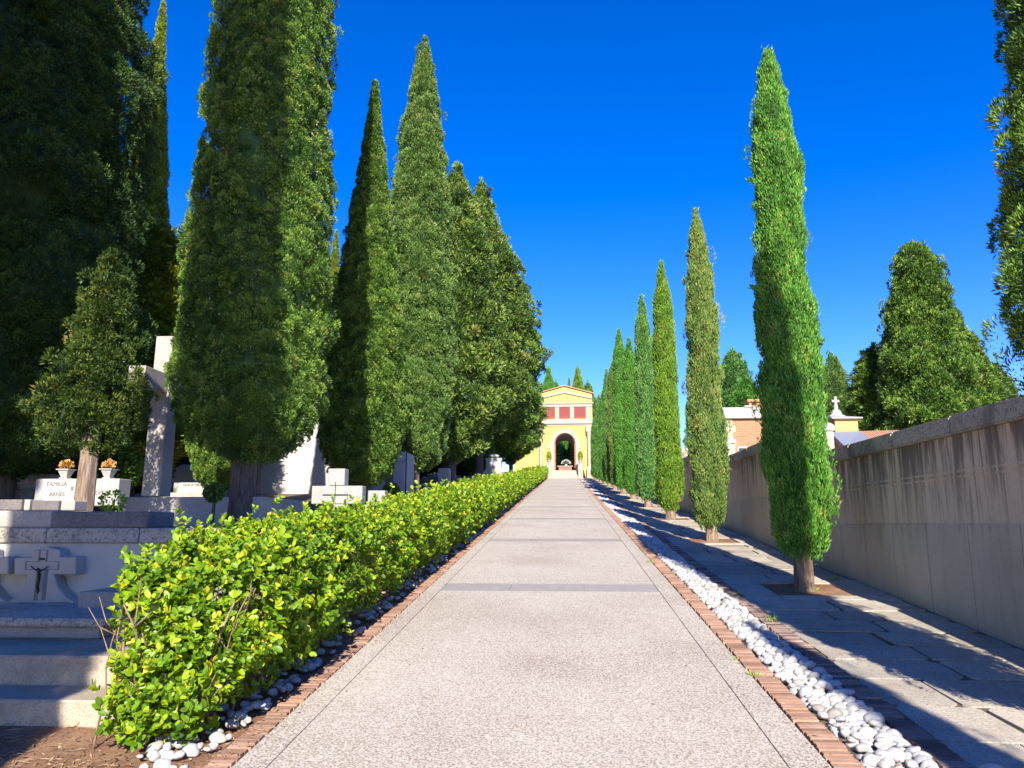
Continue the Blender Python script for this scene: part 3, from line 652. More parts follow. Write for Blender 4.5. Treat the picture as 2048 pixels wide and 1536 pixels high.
# stray side sprigs on the first one
def sprigs(name, base, spots, fm, seed, parent):
    g = np.random.default_rng(seed)
    for (d, z, L) in spots:
        d = np.array(d, float); n = 150; t = g.random(n); pos = np.array(base) + np.array([0, 0, z]) + d[None] * (.22 + t[:, None] * L) + g.normal(size=(n, 3)) * .03 * (1.3 - t[:, None])
        V, F_ = scatter(SPRAY_T, SPRAY_F, pos, d[None] + np.array([0, 0, .7]) + g.normal(size=(n, 3)) * .4, g.normal(size=(n, 3)), np.stack([np.full(n, .014), np.full(n, .06), np.full(n, .02)], 1))
        link(name, npmesh(name, V, F_, np.full(n * 4, .5)), fm, parent)
r1 = [o for o in COL.objects if o.name == 'cypress_tree'][0]
sprigs('sprig', (RX, 9.87, gz(9.87)), [((-1, -.3, .2), 5.35, .18), ((-1, -.2, .2), 5.0, .12), ((-1, -.3, .2), 3.8, .25), ((1, -.2, .15), 3.1, .2)], M['f_bright'], 9, r1)
# the nearest one of the row, beyond the right edge of the picture: only its outer foliage shows; and the one behind the viewer
loose = crown_mesh('crown', [(.9, .2), (1.2, .38), (2.0, .52), (3.2, .53), (4, .47), (5, .43), (6.2, .46), (7.3, .34), (8.2, .18), (8.7, .04)], 120, 3600, 130, .085, .036, .0085, stretch=1.1, up=.7, out=1.0, low=.06, core=.7, depthj=.3, gap=.25)
tree('cypress_tree', (3.17, 4.2, gz(4.2)), loose, TR1, M['f_pine'], M['bark'], 'ragged dark cypress cut off by the right edge of the photo', 'tree', 'slender cypresses along the pavement', 1.)
tree('cypress_tree', (RX + .02, -2.0, gz(-2.0)), h2, TR2, M['f_brown'], M['bark'], 'cypress of the right row standing behind the viewer, only its shadow reaches the pebbles', 'tree', 'slender cypresses along the pavement', 2., (.72, .72, .95))
# ------------------------------------------------------------------ left row of big cypresses
def wide_prof(h, r, b, top=.1, seed=0, fat=.3):
    g = random.Random(seed); P = [(b, r * .22), (b + .25, r * .55), (b + .7, r * .80), (b + 1.5, r * .97), (b + (h - b) * fat, r)]
    for t in (.45, .58, .70, .80, .88, .94, .98, 1.):
        if t > fat: P.append((b + (h - b) * t, r * (1 - (1 - top) * ((t - fat) / (1 - fat)) ** 1.35) * g.uniform(.95, 1.05)))
    return P
LX = -4.9
TRL = trunk_mesh('trunk', 2.6, .235, .17, 11, 7); TRM = trunk_mesh('trunk', 3.0, .20, .14, 12, 8)
CL = dict(stretch=1.15, up=.75, out=1.1)
def terr(y): return max(1.56, S * y + .55)
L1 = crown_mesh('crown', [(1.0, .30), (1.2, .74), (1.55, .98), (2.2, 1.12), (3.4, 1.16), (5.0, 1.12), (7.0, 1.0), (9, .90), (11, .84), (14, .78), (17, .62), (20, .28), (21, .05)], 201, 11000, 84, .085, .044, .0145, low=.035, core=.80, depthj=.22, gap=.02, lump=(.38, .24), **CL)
t1 = tree('cypress_tree', (LX, 11.3, terr(11.3)), L1, TRL, M['f_deep'], M['bark_dark'], 'huge broad cypress left of the path, half in shadow and half sunlit, dotted with cones', 'tree', 'big cypresses along the graves', 0, (.95, .95, 1.))
def cones(parent, base):
    g = np.random.default_rng(8); n = 260; a = g.uniform(-2.6, .6, n); z = g.uniform(1.8, 11, n); r = np.interp(z, [1.8, 3.4, 5, 7, 9, 11], [1.0, 1.12, 1.06, .94, .82, .70]) * g.uniform(.93, 1.03, n)
    bm = bmesh.new(); bmesh.ops.create_icosphere(bm, subdivisions=1, radius=1); T = np.array([v.co[:] for v in bm.verts]); Fc = [[v.index for v in f.verts] for f in bm.faces]; bm.free()
    pos = np.stack([base[0] + r * np.cos(a), base[1] + r * np.sin(a), base[2] + z], 1)
    V, F_ = scatter(T, Fc, pos, g.normal(size=(n, 3)), g.normal(size=(n, 3)), np.full(n, .016))
    o = link('seed_cones', npmesh('seed_cones', V, F_, None, True), plain('cone_husk', (.42, .33, .20), .8), parent); o['kind'] = 'stuff'
cones(t1, (LX, 11.3, terr(11.3)))
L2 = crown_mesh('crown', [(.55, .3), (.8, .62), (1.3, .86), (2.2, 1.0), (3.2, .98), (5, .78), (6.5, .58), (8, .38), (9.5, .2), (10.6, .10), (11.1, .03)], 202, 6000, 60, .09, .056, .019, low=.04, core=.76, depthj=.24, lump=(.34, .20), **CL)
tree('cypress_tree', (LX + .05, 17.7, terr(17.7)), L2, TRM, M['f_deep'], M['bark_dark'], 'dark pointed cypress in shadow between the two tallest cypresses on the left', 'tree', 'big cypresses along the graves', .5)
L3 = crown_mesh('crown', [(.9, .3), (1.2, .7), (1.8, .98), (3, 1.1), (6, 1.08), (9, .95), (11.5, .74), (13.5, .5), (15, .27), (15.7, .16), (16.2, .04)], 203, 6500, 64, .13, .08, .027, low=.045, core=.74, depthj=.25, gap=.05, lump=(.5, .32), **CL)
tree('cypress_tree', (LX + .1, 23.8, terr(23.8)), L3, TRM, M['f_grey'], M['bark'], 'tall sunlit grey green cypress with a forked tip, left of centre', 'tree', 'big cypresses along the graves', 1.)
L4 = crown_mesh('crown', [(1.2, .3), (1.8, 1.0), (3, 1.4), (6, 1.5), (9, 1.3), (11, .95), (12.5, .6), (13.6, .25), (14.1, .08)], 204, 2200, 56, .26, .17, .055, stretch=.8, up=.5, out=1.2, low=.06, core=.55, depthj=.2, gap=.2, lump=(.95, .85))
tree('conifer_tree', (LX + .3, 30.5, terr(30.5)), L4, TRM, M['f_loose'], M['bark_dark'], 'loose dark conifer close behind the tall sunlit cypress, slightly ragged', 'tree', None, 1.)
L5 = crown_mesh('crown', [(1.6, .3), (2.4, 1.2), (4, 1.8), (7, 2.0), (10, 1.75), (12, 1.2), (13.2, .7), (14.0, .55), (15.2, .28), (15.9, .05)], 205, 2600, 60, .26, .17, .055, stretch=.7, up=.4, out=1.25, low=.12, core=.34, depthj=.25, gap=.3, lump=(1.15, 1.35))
tree('conifer_tree', (-4.2, 36.8, terr(36.8)), L5, TRM, M['f_loose'], M['bark_dark'], 'broad ragged conifer with a single pointed leader, in the left group near the yellow building', 'tree', None, 2.)
tree('conifer_tree', (-3.95, 45, terr(45)), L5, TRM, M['f_pine'], M['bark_dark'], 'ragged conifer with branches reaching out towards the path, right edge of the left group', 'tree', None, 4.4, (.98, .98, 1.0))
tree('conifer_tree', (-4.15, 58, terr(58)), L5, TRM, M['f_loose'], M['bark_dark'], 'lower conifer spreading in front of the left side of the yellow building', 'tree', None, .7, (.9, .9, .66))
tree('conifer_tree', (-6.6, 66, terr(66)), L5, TRM, M['f_pine'], M['bark_dark'], 'far conifer hidden behind the left group of trees', 'tree', None, 3.)
tree('cypress_tree', (LX, 41, terr(41)), L2, TRM, M['f_deep'], M['bark'], 'slim trunked cypress inside the ragged group near the yellow building', 'tree', None, 3.)
# left foreground and out-of-frame trees: dark masses and the shadows they throw
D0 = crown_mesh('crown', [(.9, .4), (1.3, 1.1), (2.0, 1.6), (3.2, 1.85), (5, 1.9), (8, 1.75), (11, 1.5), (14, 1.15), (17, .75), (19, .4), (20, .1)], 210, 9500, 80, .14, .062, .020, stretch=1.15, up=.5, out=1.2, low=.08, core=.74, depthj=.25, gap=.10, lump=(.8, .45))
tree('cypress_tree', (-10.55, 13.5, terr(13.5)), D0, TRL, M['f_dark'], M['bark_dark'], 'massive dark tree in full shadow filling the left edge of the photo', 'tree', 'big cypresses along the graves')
D1 = crown_mesh('crown', [(5.4, .5), (5.9, 1.2), (7, 1.7), (9, 1.8), (12, 1.5), (15, 1.0), (17, .5), (18, .1)], 211, 4600, 70, .14, .07, .024, stretch=1.15, up=.5, out=1.2, low=.08, core=.7, depthj=.2, gap=.15, lump=(.7, .4))  # added out-of-view shade caster, crown raised so sun reaches the graves
tree('cypress_tree', (-9.75, 6.9, terr(6.9)), D1, trunk_mesh('trunk', 7.5, .26, .18, 14, 8), M['f_dark'], M['bark_dark'], 'added unseen tree past the left edge, crown raised to shade the massive dark tree', 'tree', None, 2.)
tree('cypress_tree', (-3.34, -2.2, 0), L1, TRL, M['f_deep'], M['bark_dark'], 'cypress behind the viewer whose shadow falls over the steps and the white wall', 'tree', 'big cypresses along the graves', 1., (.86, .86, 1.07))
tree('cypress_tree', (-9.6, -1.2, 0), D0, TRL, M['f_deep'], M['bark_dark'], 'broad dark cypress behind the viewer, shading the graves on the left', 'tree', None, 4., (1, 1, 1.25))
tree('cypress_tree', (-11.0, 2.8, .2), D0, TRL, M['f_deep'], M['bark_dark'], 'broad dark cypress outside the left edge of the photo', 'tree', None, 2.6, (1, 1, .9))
# background trees on the left
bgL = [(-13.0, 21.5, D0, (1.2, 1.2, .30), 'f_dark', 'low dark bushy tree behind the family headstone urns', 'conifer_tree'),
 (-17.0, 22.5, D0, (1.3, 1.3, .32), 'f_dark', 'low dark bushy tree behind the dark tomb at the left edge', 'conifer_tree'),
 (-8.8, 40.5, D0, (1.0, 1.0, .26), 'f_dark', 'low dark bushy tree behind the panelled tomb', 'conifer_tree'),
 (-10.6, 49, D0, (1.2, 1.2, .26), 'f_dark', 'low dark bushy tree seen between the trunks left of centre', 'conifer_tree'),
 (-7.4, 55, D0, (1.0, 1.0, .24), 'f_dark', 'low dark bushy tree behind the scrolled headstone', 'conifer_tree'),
 (-7.6, 16.2, L2, (.72, .72, .95), 'f_deep', 'added cypress hidden behind the broad cypress to shade the white mausoleum', 'cypress_tree'),  # filler tree, put in for the curved shadow on the mausoleum
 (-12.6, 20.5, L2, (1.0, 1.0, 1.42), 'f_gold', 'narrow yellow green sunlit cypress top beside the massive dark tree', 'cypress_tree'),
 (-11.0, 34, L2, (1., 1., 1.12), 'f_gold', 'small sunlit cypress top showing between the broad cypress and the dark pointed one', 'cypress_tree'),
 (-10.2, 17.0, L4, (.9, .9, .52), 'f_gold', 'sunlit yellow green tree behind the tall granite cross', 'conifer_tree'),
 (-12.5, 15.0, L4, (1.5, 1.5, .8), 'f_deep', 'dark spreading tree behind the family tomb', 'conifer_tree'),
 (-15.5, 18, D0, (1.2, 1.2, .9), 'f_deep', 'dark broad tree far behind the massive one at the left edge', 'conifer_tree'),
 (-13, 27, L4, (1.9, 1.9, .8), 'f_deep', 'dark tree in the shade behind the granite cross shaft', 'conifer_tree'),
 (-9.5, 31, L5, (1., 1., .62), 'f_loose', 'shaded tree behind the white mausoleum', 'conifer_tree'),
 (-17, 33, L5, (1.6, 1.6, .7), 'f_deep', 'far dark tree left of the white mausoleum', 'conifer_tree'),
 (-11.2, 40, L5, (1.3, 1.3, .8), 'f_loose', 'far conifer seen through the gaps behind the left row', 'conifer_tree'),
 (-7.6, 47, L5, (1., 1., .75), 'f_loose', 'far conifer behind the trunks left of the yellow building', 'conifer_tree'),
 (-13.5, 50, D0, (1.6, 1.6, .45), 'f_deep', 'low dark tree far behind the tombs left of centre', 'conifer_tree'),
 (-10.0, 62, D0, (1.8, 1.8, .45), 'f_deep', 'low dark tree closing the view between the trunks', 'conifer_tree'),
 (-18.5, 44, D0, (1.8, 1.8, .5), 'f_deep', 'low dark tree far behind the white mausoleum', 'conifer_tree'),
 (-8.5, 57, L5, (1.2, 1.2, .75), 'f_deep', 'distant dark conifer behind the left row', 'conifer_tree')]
for i, (x, y, me, s, fm, lab, nm) in enumerate(bgL):
    tree(nm, (x, y, terr(y)), me, TRM, M[fm], M['bark_dark'], lab, 'tree', 'trees behind the graves', i * 1.3, s)
# small pale trunked tree behind the coping
tq = atY(165, 1020, 9.6); th_ = atY(165, 885, 9.6)[2] - 1.56
SMT = trunk_mesh('trunk', th_ + .35, .125, .10, 31, 0, (.02, 0))
SMC = crown_mesh('crown', [(th_ - .14, .18), (th_ + .02, .30), (th_ + .3, .40), (th_ + .7, .34), (th_ + 1.2, .30), (th_ + 1.8, .26), (th_ + 2.6, .1)], 32, 620, 60, .10, .05, .018, stretch=.8, up=.5, out=1.2, lump=(.42, .6), low=.30, core=.25, depthj=.4, gap=.3)
tree('conifer_tree', (tq[0], 9.6, 1.56), SMC, SMT, M['f_dim'], M['bark'], 'loose yellow green tree on a pale bare trunk in front of the family tomb', 'tree')
# ------------------------------------------------------------------ trees beyond the wall and behind the yellow building
BIG = crown_mesh('crown', [(.3, 1.2), (1.2, 2.0), (2.6, 2.3), (4.5, 2.0), (6.5, 1.45), (8.2, 1.05), (9.4, .85), (10.1, .6), (10.4, .1)], 301, 4200, 60, .20, .13, .045, stretch=1., up=.5, out=1.2, low=.08, core=.58, depthj=.26, gap=.15, lump=(.75, .5))
CON = crown_mesh('crown', [(.4, .7), (1.5, 1.2), (3.5, 1.3), (6, 1.1), (8, .75), (9.2, .35), (9.7, .05)], 302, 900, 60, .3, .2, .055, stretch=.9, up=.6, out=1.1, low=.06, core=.72, depthj=.2, gap=.1, lump=(.6, .35))
def far(name, px, py, Y, me, top, w_, fm, lab, mh, mr, grp='trees beyond the wall'):
    q = atY(px, py, Y); z0 = gz(Y); s = (q[2] - z0) / mh; return tree(name, (q[0], Y, z0), me, TRM, M[fm], M['bark_dark'], lab, 'tree', grp, px * .1, (w_ / mr, w_ / mr, s))
far('conifer_tree', 1826, 490, 30, BIG, 0, 2.0, 'f_pine', 'big rounded conical tree rising above the right wall', 10.4, 2.45)
far('conifer_tree', 1918, 665, 33, BIG, 0, 1.9, 'f_pine', 'shoulder like conifer leaning on the right side of the big conical tree', 10.4, 2.45)
far('conifer_tree', 1748, 695, 32, CON, 0, 1.3, 'f_pine', 'lower bushy tree at the left foot of the big conical tree', 9.7, 1.3)
far('conifer_tree', 1975, 728, 40, CON, 0, 1.5, 'f_grey', 'dull green tree top at the right end above the wall coping', 9.7, 1.3)
far('cypress_tree', 1663, 712, 44, CON, 0, 1.05, 'f_grey', 'narrow conical tree behind the little chapel roof cross', 9.7, 1.3)
far('cypress_tree', 1705, 773, 60, CON, 0, .55, 'f_grey', 'very thin distant cypress just left of the big conical tree', 9.7, 1.3)
far('conifer_tree', 1464, 703, 62, CON, 0, 1.8, 'f_blue', 'tall conifer above the brick house', 9.7, 1.3)
far('cypress_tree', 1433, 748, 66, CON, 0, 1.1, 'f_green', 'smaller pointed tree left of the conifer above the brick house', 9.7, 1.3)
far('conifer_tree', 1492, 758, 60, CON, 0, 1.6, 'f_green', 'bushy conifer just right behind the brick house roof', 9.7, 1.3)
far('conifer_tree', 1408, 800, 64, CON, 0, 1.6, 'f_green', 'low tree peeping between the right row and the brick house', 9.7, 1.3)
far('conifer_tree', 1540, 800, 62, CON, 0, 1.9, 'f_grey', 'tree behind the brick house chimney', 9.7, 1.3)
far('cypress_tree', 1097, 736, 97, CON, 0, 1.1, 'f_green', 'pointed tree behind the left end of the yellow building roof', 9.7, 1.3, 'trees behind the yellow building')
far('conifer_tree', 1112, 765, 99, CON, 0, 1.2, 'f_green', 'lower tree right behind the left slope of the yellow pediment', 9.7, 1.3, 'trees behind the yellow building')
far('cypress_tree', 1155, 735, 97, CON, 0, 1.0, 'f_olive', 'tallest tree behind the right slope of the yellow pediment', 9.7, 1.3, 'trees behind the yellow building')
far('cypress_tree', 1138, 756, 99, CON, 0, .5, 'f_grey', 'thin spire tree directly behind the apex of the yellow pediment', 9.7, 1.3, 'trees behind the yellow building')
far('conifer_tree', 1176, 766, 99, CON, 0, 1.4, 'f_grey', 'low tree behind the right corner of the yellow building', 9.7, 1.3, 'trees behind the yellow building')
# out-of-frame tree that shades the lower right of the big one
tree('conifer_tree', (17.2, 21.5, gz(21.5)), CON, TRM, M['f_pine'], M['bark_dark'], 'tree beyond the right edge of the photo shading the big conical tree', 'tree', None, 1., (1.3, 1.3, .95))
tree('conifer_tree', (2.5, 112, gz(112)), BIG, TRM, M['f_pine'], M['bark_dark'], 'tree seen through the archway of the yellow building', 'tree', None, 0, (1.2, 1.2, .7))
tree('conifer_tree', (-2.2, 108, gz(112)), BIG, TRM, M['f_pine'], M['bark_dark'], 'left hand tree seen through the archway of the yellow building', 'tree', None, 2, (1., 1., .6))
# ------------------------------------------------------------------ the yellow gate building
def gate_building():
    Y = 82.; z0 = 6.33; zf = 7.30; cx = .05
    root = empty('gate_building', (cx, Y, z0), 'yellow gate building with pediment, three red panels and an arched passage', 'building')
    hw = 3.05; aw = 1.15; spring = 10.25; ztop = 15.15
    n = 14; arc = [(cx + aw * math.cos(math.pi * i / n), spring + aw * math.sin(math.pi * i / n)) for i in range(n + 1)]
    def facade(y0, y1, name, zt=ztop):
        mb = MB()
        # left and right piers, then the wall above the arch as strips down to the curve
        mb.box(cx - hw, cx - aw, y0, y1, z0 - .3, zt); mb.box(cx + aw, cx + hw, y0, y1, z0 - .3, zt)
        for i in range(n):
            (xa, za), (xb, zb) = arc[i + 1], arc[i]
            V = [(xa, y0, za), (xb, y0, zb), (xb, y0, zt), (xa, y0, zt), (xa, y1, za), (xb, y1, zb), (xb, y1, zt), (xa, y1, zt)]
            mb.add(V, [(0, 1, 2, 3), (5, 4, 7, 6), (0, 4, 5, 1), (3, 2, 6, 7)])
        return mb
    f = facade(Y, Y + .6, 'wall')
    f.box(cx - hw, cx - hw + .4, Y + .6, Y + 7.4, z0 - .3, ztop); f.box(cx + hw - .4, cx + hw, Y + .6, Y + 7.4, z0 - .3, ztop)
    f.prism([(cx - hw, ztop), (cx + hw, ztop), (cx + hw, 15.75), (cx, 16.58), (cx - hw, 15.75)], Y, Y + .6)
    f.box(cx - hw - 2.6, cx - hw, Y + .5, Y + 5, z0 - .3, 10.6)
    f.build('wall', M['yellow'], root)
    facade(Y + 7.4, Y + 8, 'rear').build('rear_wall', M['vault'], root)
    v = MB()       # vaulted passage
    for i in range(n):
        (xa, za), (xb, zb) = arc[i + 1], arc[i]
        V = [(xa * 1.12 - cx * .12, Y + .6, za + .12), (xb * 1.12 - cx * .12, Y + .6, zb + .12), (xb * 1.12 - cx * .12, Y + 7.4, zb + .12), (xa * 1.12 - cx * .12, Y + 7.4, za + .12)]
        v.add(V, [(0, 1, 2, 3)])
    v.box(cx - aw - .6, cx - aw - .14, Y + .6, Y + 7.4, z0, spring + .15); v.box(cx + aw + .14, cx + aw + .6, Y + .6, Y + 7.4, z0, spring + .15)
    v.build('passage', M['vault'], root)
    fl = MB(); fl.box(cx - aw - .6, cx + aw + .6, Y - .02, Y + 8.6, z0, zf - .004); fl.build('floor_slab', M['trim'], root)
    r = MB()       # roof
    for s in (-1, 1):
        V = [(cx, Y - .18, 16.62), (cx + s * (hw + .15), Y - .18, 15.74), (cx + s * (hw + .15), Y + 8.2, 15.74), (cx, Y + 8.2, 16.62)]
        V += [(x, y, z + .10) for x, y, z in V]; r.add(V, [(0, 1, 2, 3), (4, 5, 6, 7), (0, 1, 5, 4), (1, 2, 6, 5), (2, 3, 7, 6)])
    r.build('roof', M['roof_tile'], root)
    t = MB()       # raking cornices and horizontal bands
    for s in (-1, 1):
        A = [(cx + s * hw, 15.16), (cx + s * hw, 15.36), (cx, 16.02), (cx, 15.82)]
        if s < 0: A = A[::-1]
        t.prism(A[::-1] if s > 0 else A[::-1], Y - .14, Y - .002)
    t.box(cx - hw - .12, cx + hw + .12, Y - .2, Y - .003, 14.62, 14.74); t.box(cx - hw, cx + hw, Y - .10, Y - .004, 14.30, 14.62)
    t.box(cx - hw - .1, cx + hw + .1, Y - .22, Y - .003, 12.40, 12.52); t.box(cx - hw, cx + hw, Y - .12, Y - .004, 12.52, 12.95); t.box(cx - hw, cx + hw, Y - .08, Y - .005, 12.18, 12.40)
    t.build('cornice', M['trim'], root)
    for x in (-2.58, -.80, .80, 2.58):
        c = MB(); c.box(cx + x - .20, cx + x + .20, Y - .07, Y - .001, 12.952, 14.298); c.build('upper_pilaster', M['trim'], root)
    for x in (-1.69, 0, 1.69):
        c = MB(); c.box(cx + x - .64, cx + x + .64, Y - .035, Y - .001, 13.20, 14.27); pn = c.build('red_panel', M['redpanel'], root)
        d = MB(); d.box(cx + x - .64, cx + x + .64, Y - .045, Y - .002, 12.955, 13.195); d.build('panel_base', M['redsill'], pn)
    for s in (-1, 1):     # tall columns with base and capital standing clear of the wall
        c = MB(); x = cx + s * 2.62
        c.box(x - .30, x + .30, Y - .62, Y - .02, z0 - .2, 7.55); c.lathe((x, Y - .34, 0), [(.27, 7.55), (.27, 7.65), (.215, 7.75), (.20, 10.9), (.21, 11.0), (.27, 11.3), (.29, 11.45)], 18); c.box(x - .30, x + .30, Y - .64, Y - .02, 11.45, 12.17)
        c.build('column', M['trim'], root)
    a = MB(); W2 = .42   # moulded arch surround
    for i in range(n):
        a0, a1 = math.pi * i / n, math.pi * (i + 1) / n
        P = [(cx + (aw + q) * math.cos(b_), spring + (aw + q) * math.sin(b_)) for b_ in (a0, a1) for q in (0, W2)]
        V = [(P[0][0], Y - .09, P[0][1]), (P[1][0], Y - .09, P[1][1]), (P[3][0], Y - .09, P[3][1]), (P[2][0], Y - .09, P[2][1])]; V += [(x, Y - .002, z) for x, _, z in V]
        a.add(V, [(0, 1, 2, 3), (1, 5, 6, 2), (0, 3, 7, 4)])
    for s in (-1, 1):
        x0, x1 = sorted((cx + s * aw, cx + s * (aw + W2))); a.box(x0, x1, Y - .09, Y - .002, zf, spring)
        for k in (7.9, 8.8, 9.7):
            xa, xb = sorted((cx + s * (aw + W2), cx + s * (aw + W2 + .22))); a.box(xa, xb, Y - .085, Y - .002, k, k + .45)
    a.build('arch_surround', M['trim'], root)
    for s in (-1, 1):     # open red door leaves and frame
        d = MB(); x0, x1 = sorted((cx + s * (aw - .005), cx + s * (aw - .11))); d.box(x0, x1, Y + .10, Y + 1.15, zf, spring + .1)
        for k in range(3): xa, xb = sorted((cx + s * (aw - .11), cx + s * (aw - .14))); d.box(xa, xb, Y + .2, Y + 1.05, zf + .25 + k * .95, zf + 1.0 + k * .95)
        d.build('door_leaf', M['reddoor'], root)
    fr = MB()
    for i in range(n):
        a0, a1 = math.pi * i / n, math.pi * (i + 1) / n; V = []
        for y in (Y + .08, Y + .2): V += [(cx + q * math.cos(b_), y, spring + q * math.sin(b_)) for b_ in (a0, a1) for q in (aw - .10, aw - .004)]
        fr.add(V, [(0, 1, 3, 2), (4, 6, 7, 5), (0, 2, 6, 4)])
    fr.build('door_frame', M['reddoor'], root)
    gl = MB()             # iron fanlight in the rear arch
    for k in range(9):
        a_ = math.pi * k / 8; gl.tube([(cx, Y + 7.5, spring - .6), (cx + 1.1 * math.cos(a_), Y + 7.5, spring + 1.1 * math.sin(a_))], [.025, .025], 5)
    gl.box(cx - 1.15, cx + 1.15, Y + 7.45, Y + 7.55, spring - .7, spring - .6); gl.build('rear_fanlight', M['black'], root)
    # stairs
    ns = 6; st = MB(); dz = (zf - z0) / ns
    for i in range(ns): st.box(-1.42, 1.42, YE + .32 + .40 * i, YE + .32 + .40 * (i + 1) + (.02 if i < ns - 1 else .45), z0 - .2, z0 + dz * (i + 1) - .006 * (i == ns - 1))
    st.build('stairs', M['trim'], root, bevel=.015)
    for s in (-1, 1):
        c = MB(); x0, x1 = sorted((s * 1.44, s * 1.88)); c.box(x0, x1, YE + .35, Y - .7, z0 - .2, zf + .35); c.box(x0 - .04, x1 + .04, YE + .30, YE + .95, z0 - .2, zf + .46); c.build('stair_wall', M['trim'], root, bevel=.02)
    # planters with clipped shrubs, table and sculpture inside
    g = np.random.default_rng(2)
    for s, lab in ((-1, 'clipped yellow green shrub in a stone pot left of the arched doorway'), (1, 'clipped yellow green shrub in a stone pot right of the arched doorway')):
        e = empty('potted_shrub', (s * 1.66, YE + .62, zf + .46), lab, 'potted shrub', 'potted shrubs at the stairs')
        c = MB(); c.lathe((s * 1.66, YE + .62, zf + .46), [(.12, 0), (.13, .05), (.10, .12), (.24, .42), (.27, .46), (.25, .48)], 16); c.build('pot', M['trim'], e, smooth=True)
        m = 1400; u = norm(g.normal(size=(m, 3))); pos = np.array([s * 1.66, YE + .62, zf + 1.38]) + u * np.array([.24, .24, .48]) * (.85 + .2 * g.random((m, 1)))
        V, F_ = scatter(SPRAY_T, SPRAY_F, pos, u + np.array([0, 0, .8]), g.normal(size=(m, 3)), np.stack([np.full(m, .05), np.full(m, .10), np.full(m, .05)], 1)); link('foliage', npmesh('foliage', V, F_, np.repeat(g.normal(.5, .15, m), 4)), M['f_topiary'], e)
    e = empty('altar_table', (cx, Y + 1.6, zf), 'pink stone table with a pale top standing in the archway', 'table')
    c = MB(); c.box(cx - .72, cx + .72, Y + 1.4, Y + 2.1, zf, zf + .52); c.build('pedestal', M['pink'], e); c = MB(); c.box(cx - .85, cx + .85, Y + 1.3, Y + 2.2, zf + .525, zf + .62); c.build('top_slab', M['trim'], e)
    e = empty('flower_sculpture', (cx + .1, Y + 1.75, zf + .625), 'white flowers in an arrangement on the pink stone table in the archway', 'flowers')
    c = MB(); c.lathe((cx + .1, Y + 1.75, zf + .625), [(.12, 0), (.16, .1), (.10, .22)], 12); c.build('bowl', M['petal'], e)
    m = 260; u = norm(g.normal(size=(m, 3))); u[:, 2] = abs(u[:, 2]); V, F_ = scatter(LEAF_T, LEAF_F, np.array([cx + .1, Y + 1.75, zf + .85]) + u * np.array([.45, .2, .4]), u, g.normal(size=(m, 3)), np.stack([np.full(m, .07), np.full(m, .12), np.full(m, .07)], 1)); link('petals', npmesh('petals', V, F_, np.full(m * 9, .5)), M['petal'], e)
gate_building()
# ------------------------------------------------------------------ buildings and pillars beyond the right wall
def brick_house():
    Y = 34.; c = atY(1448, 835, Y); xl = c[0]; xr = atY(1600, 840, Y)[0]; zt = atY(1448, 838, Y)[2]; zp = atY(1448, 822, Y)[2]; D = 3.4; z0 = gz(Y) - .3
    root = empty('brick_house', (xl, Y, z0), 'orange brick house with white cornice and cream corner stones above the wall', 'house')
    b = MB(); b.box(xl, xr, Y, Y + D, z0, zt); b.build('wall', M['brickwork'], root)
    k = MB(); z = zt - .3; i = 0
    while z > z0:
        w_ = .36 if i % 2 else .24; k.box(xl - .015, xl + w_ + .12, Y - .02, Y + .2, z, z + .29); k.box(xl - .02, xl + .1, Y + .2, Y + w_ + .2, z, z + .29); z -= .30; i += 1
    k.build('quoins', M['cream'], root)
    q = MB(); q.box(xl - .16, xr + .16, Y - .16, Y + D + .16, zt, zt + .10); q.box(xl - .08, xr + .08, Y - .08, Y + D + .08, zt + .10, zp + .15); q.box(xl + .9, xl + 1.3, Y - .12, Y + .3, zp + .15, zp + .23); q.build('cornice', M['cornice'], root, bevel=.015)
    ch = MB(); a = atY(1500, 800, Y + .8); ch.box(a[0] - .1, a[0] + .5, Y + .6, Y + 1.1, zp, a[2] - .12); ch.box(a[0] - .18, a[0] + .58, Y + .52, Y + 1.18, a[2] - .12, a[2]); ch.build('chimney', M['roof_tile'], root)
    w_ = atY(1484, 893, Y); f = MB(); f.box(w_[0] - .22, w_[0] + .22, Y - .05, Y + .02, w_[2] - .8, w_[2]); fo = f.build('window', M['cornice'], root)
    pz = MB(); pz.box(w_[0] - .15, w_[0] + .15, Y - .06, Y - .052, w_[2] - .72, w_[2] - .08); pz.build('pane', M['glass'], fo)
    f = MB(); f.box(xl - .04, xl, Y + 1.2, Y + 1.7, zt - 1.3, zt - .4); fo = f.build('window', M['cornice'], root); pz = MB(); pz.box(xl - .05, xl - .042, Y + 1.26, Y + 1.64, zt - 1.24, zt - .46); pz.build('pane', M['glass'], fo)
brick_house()
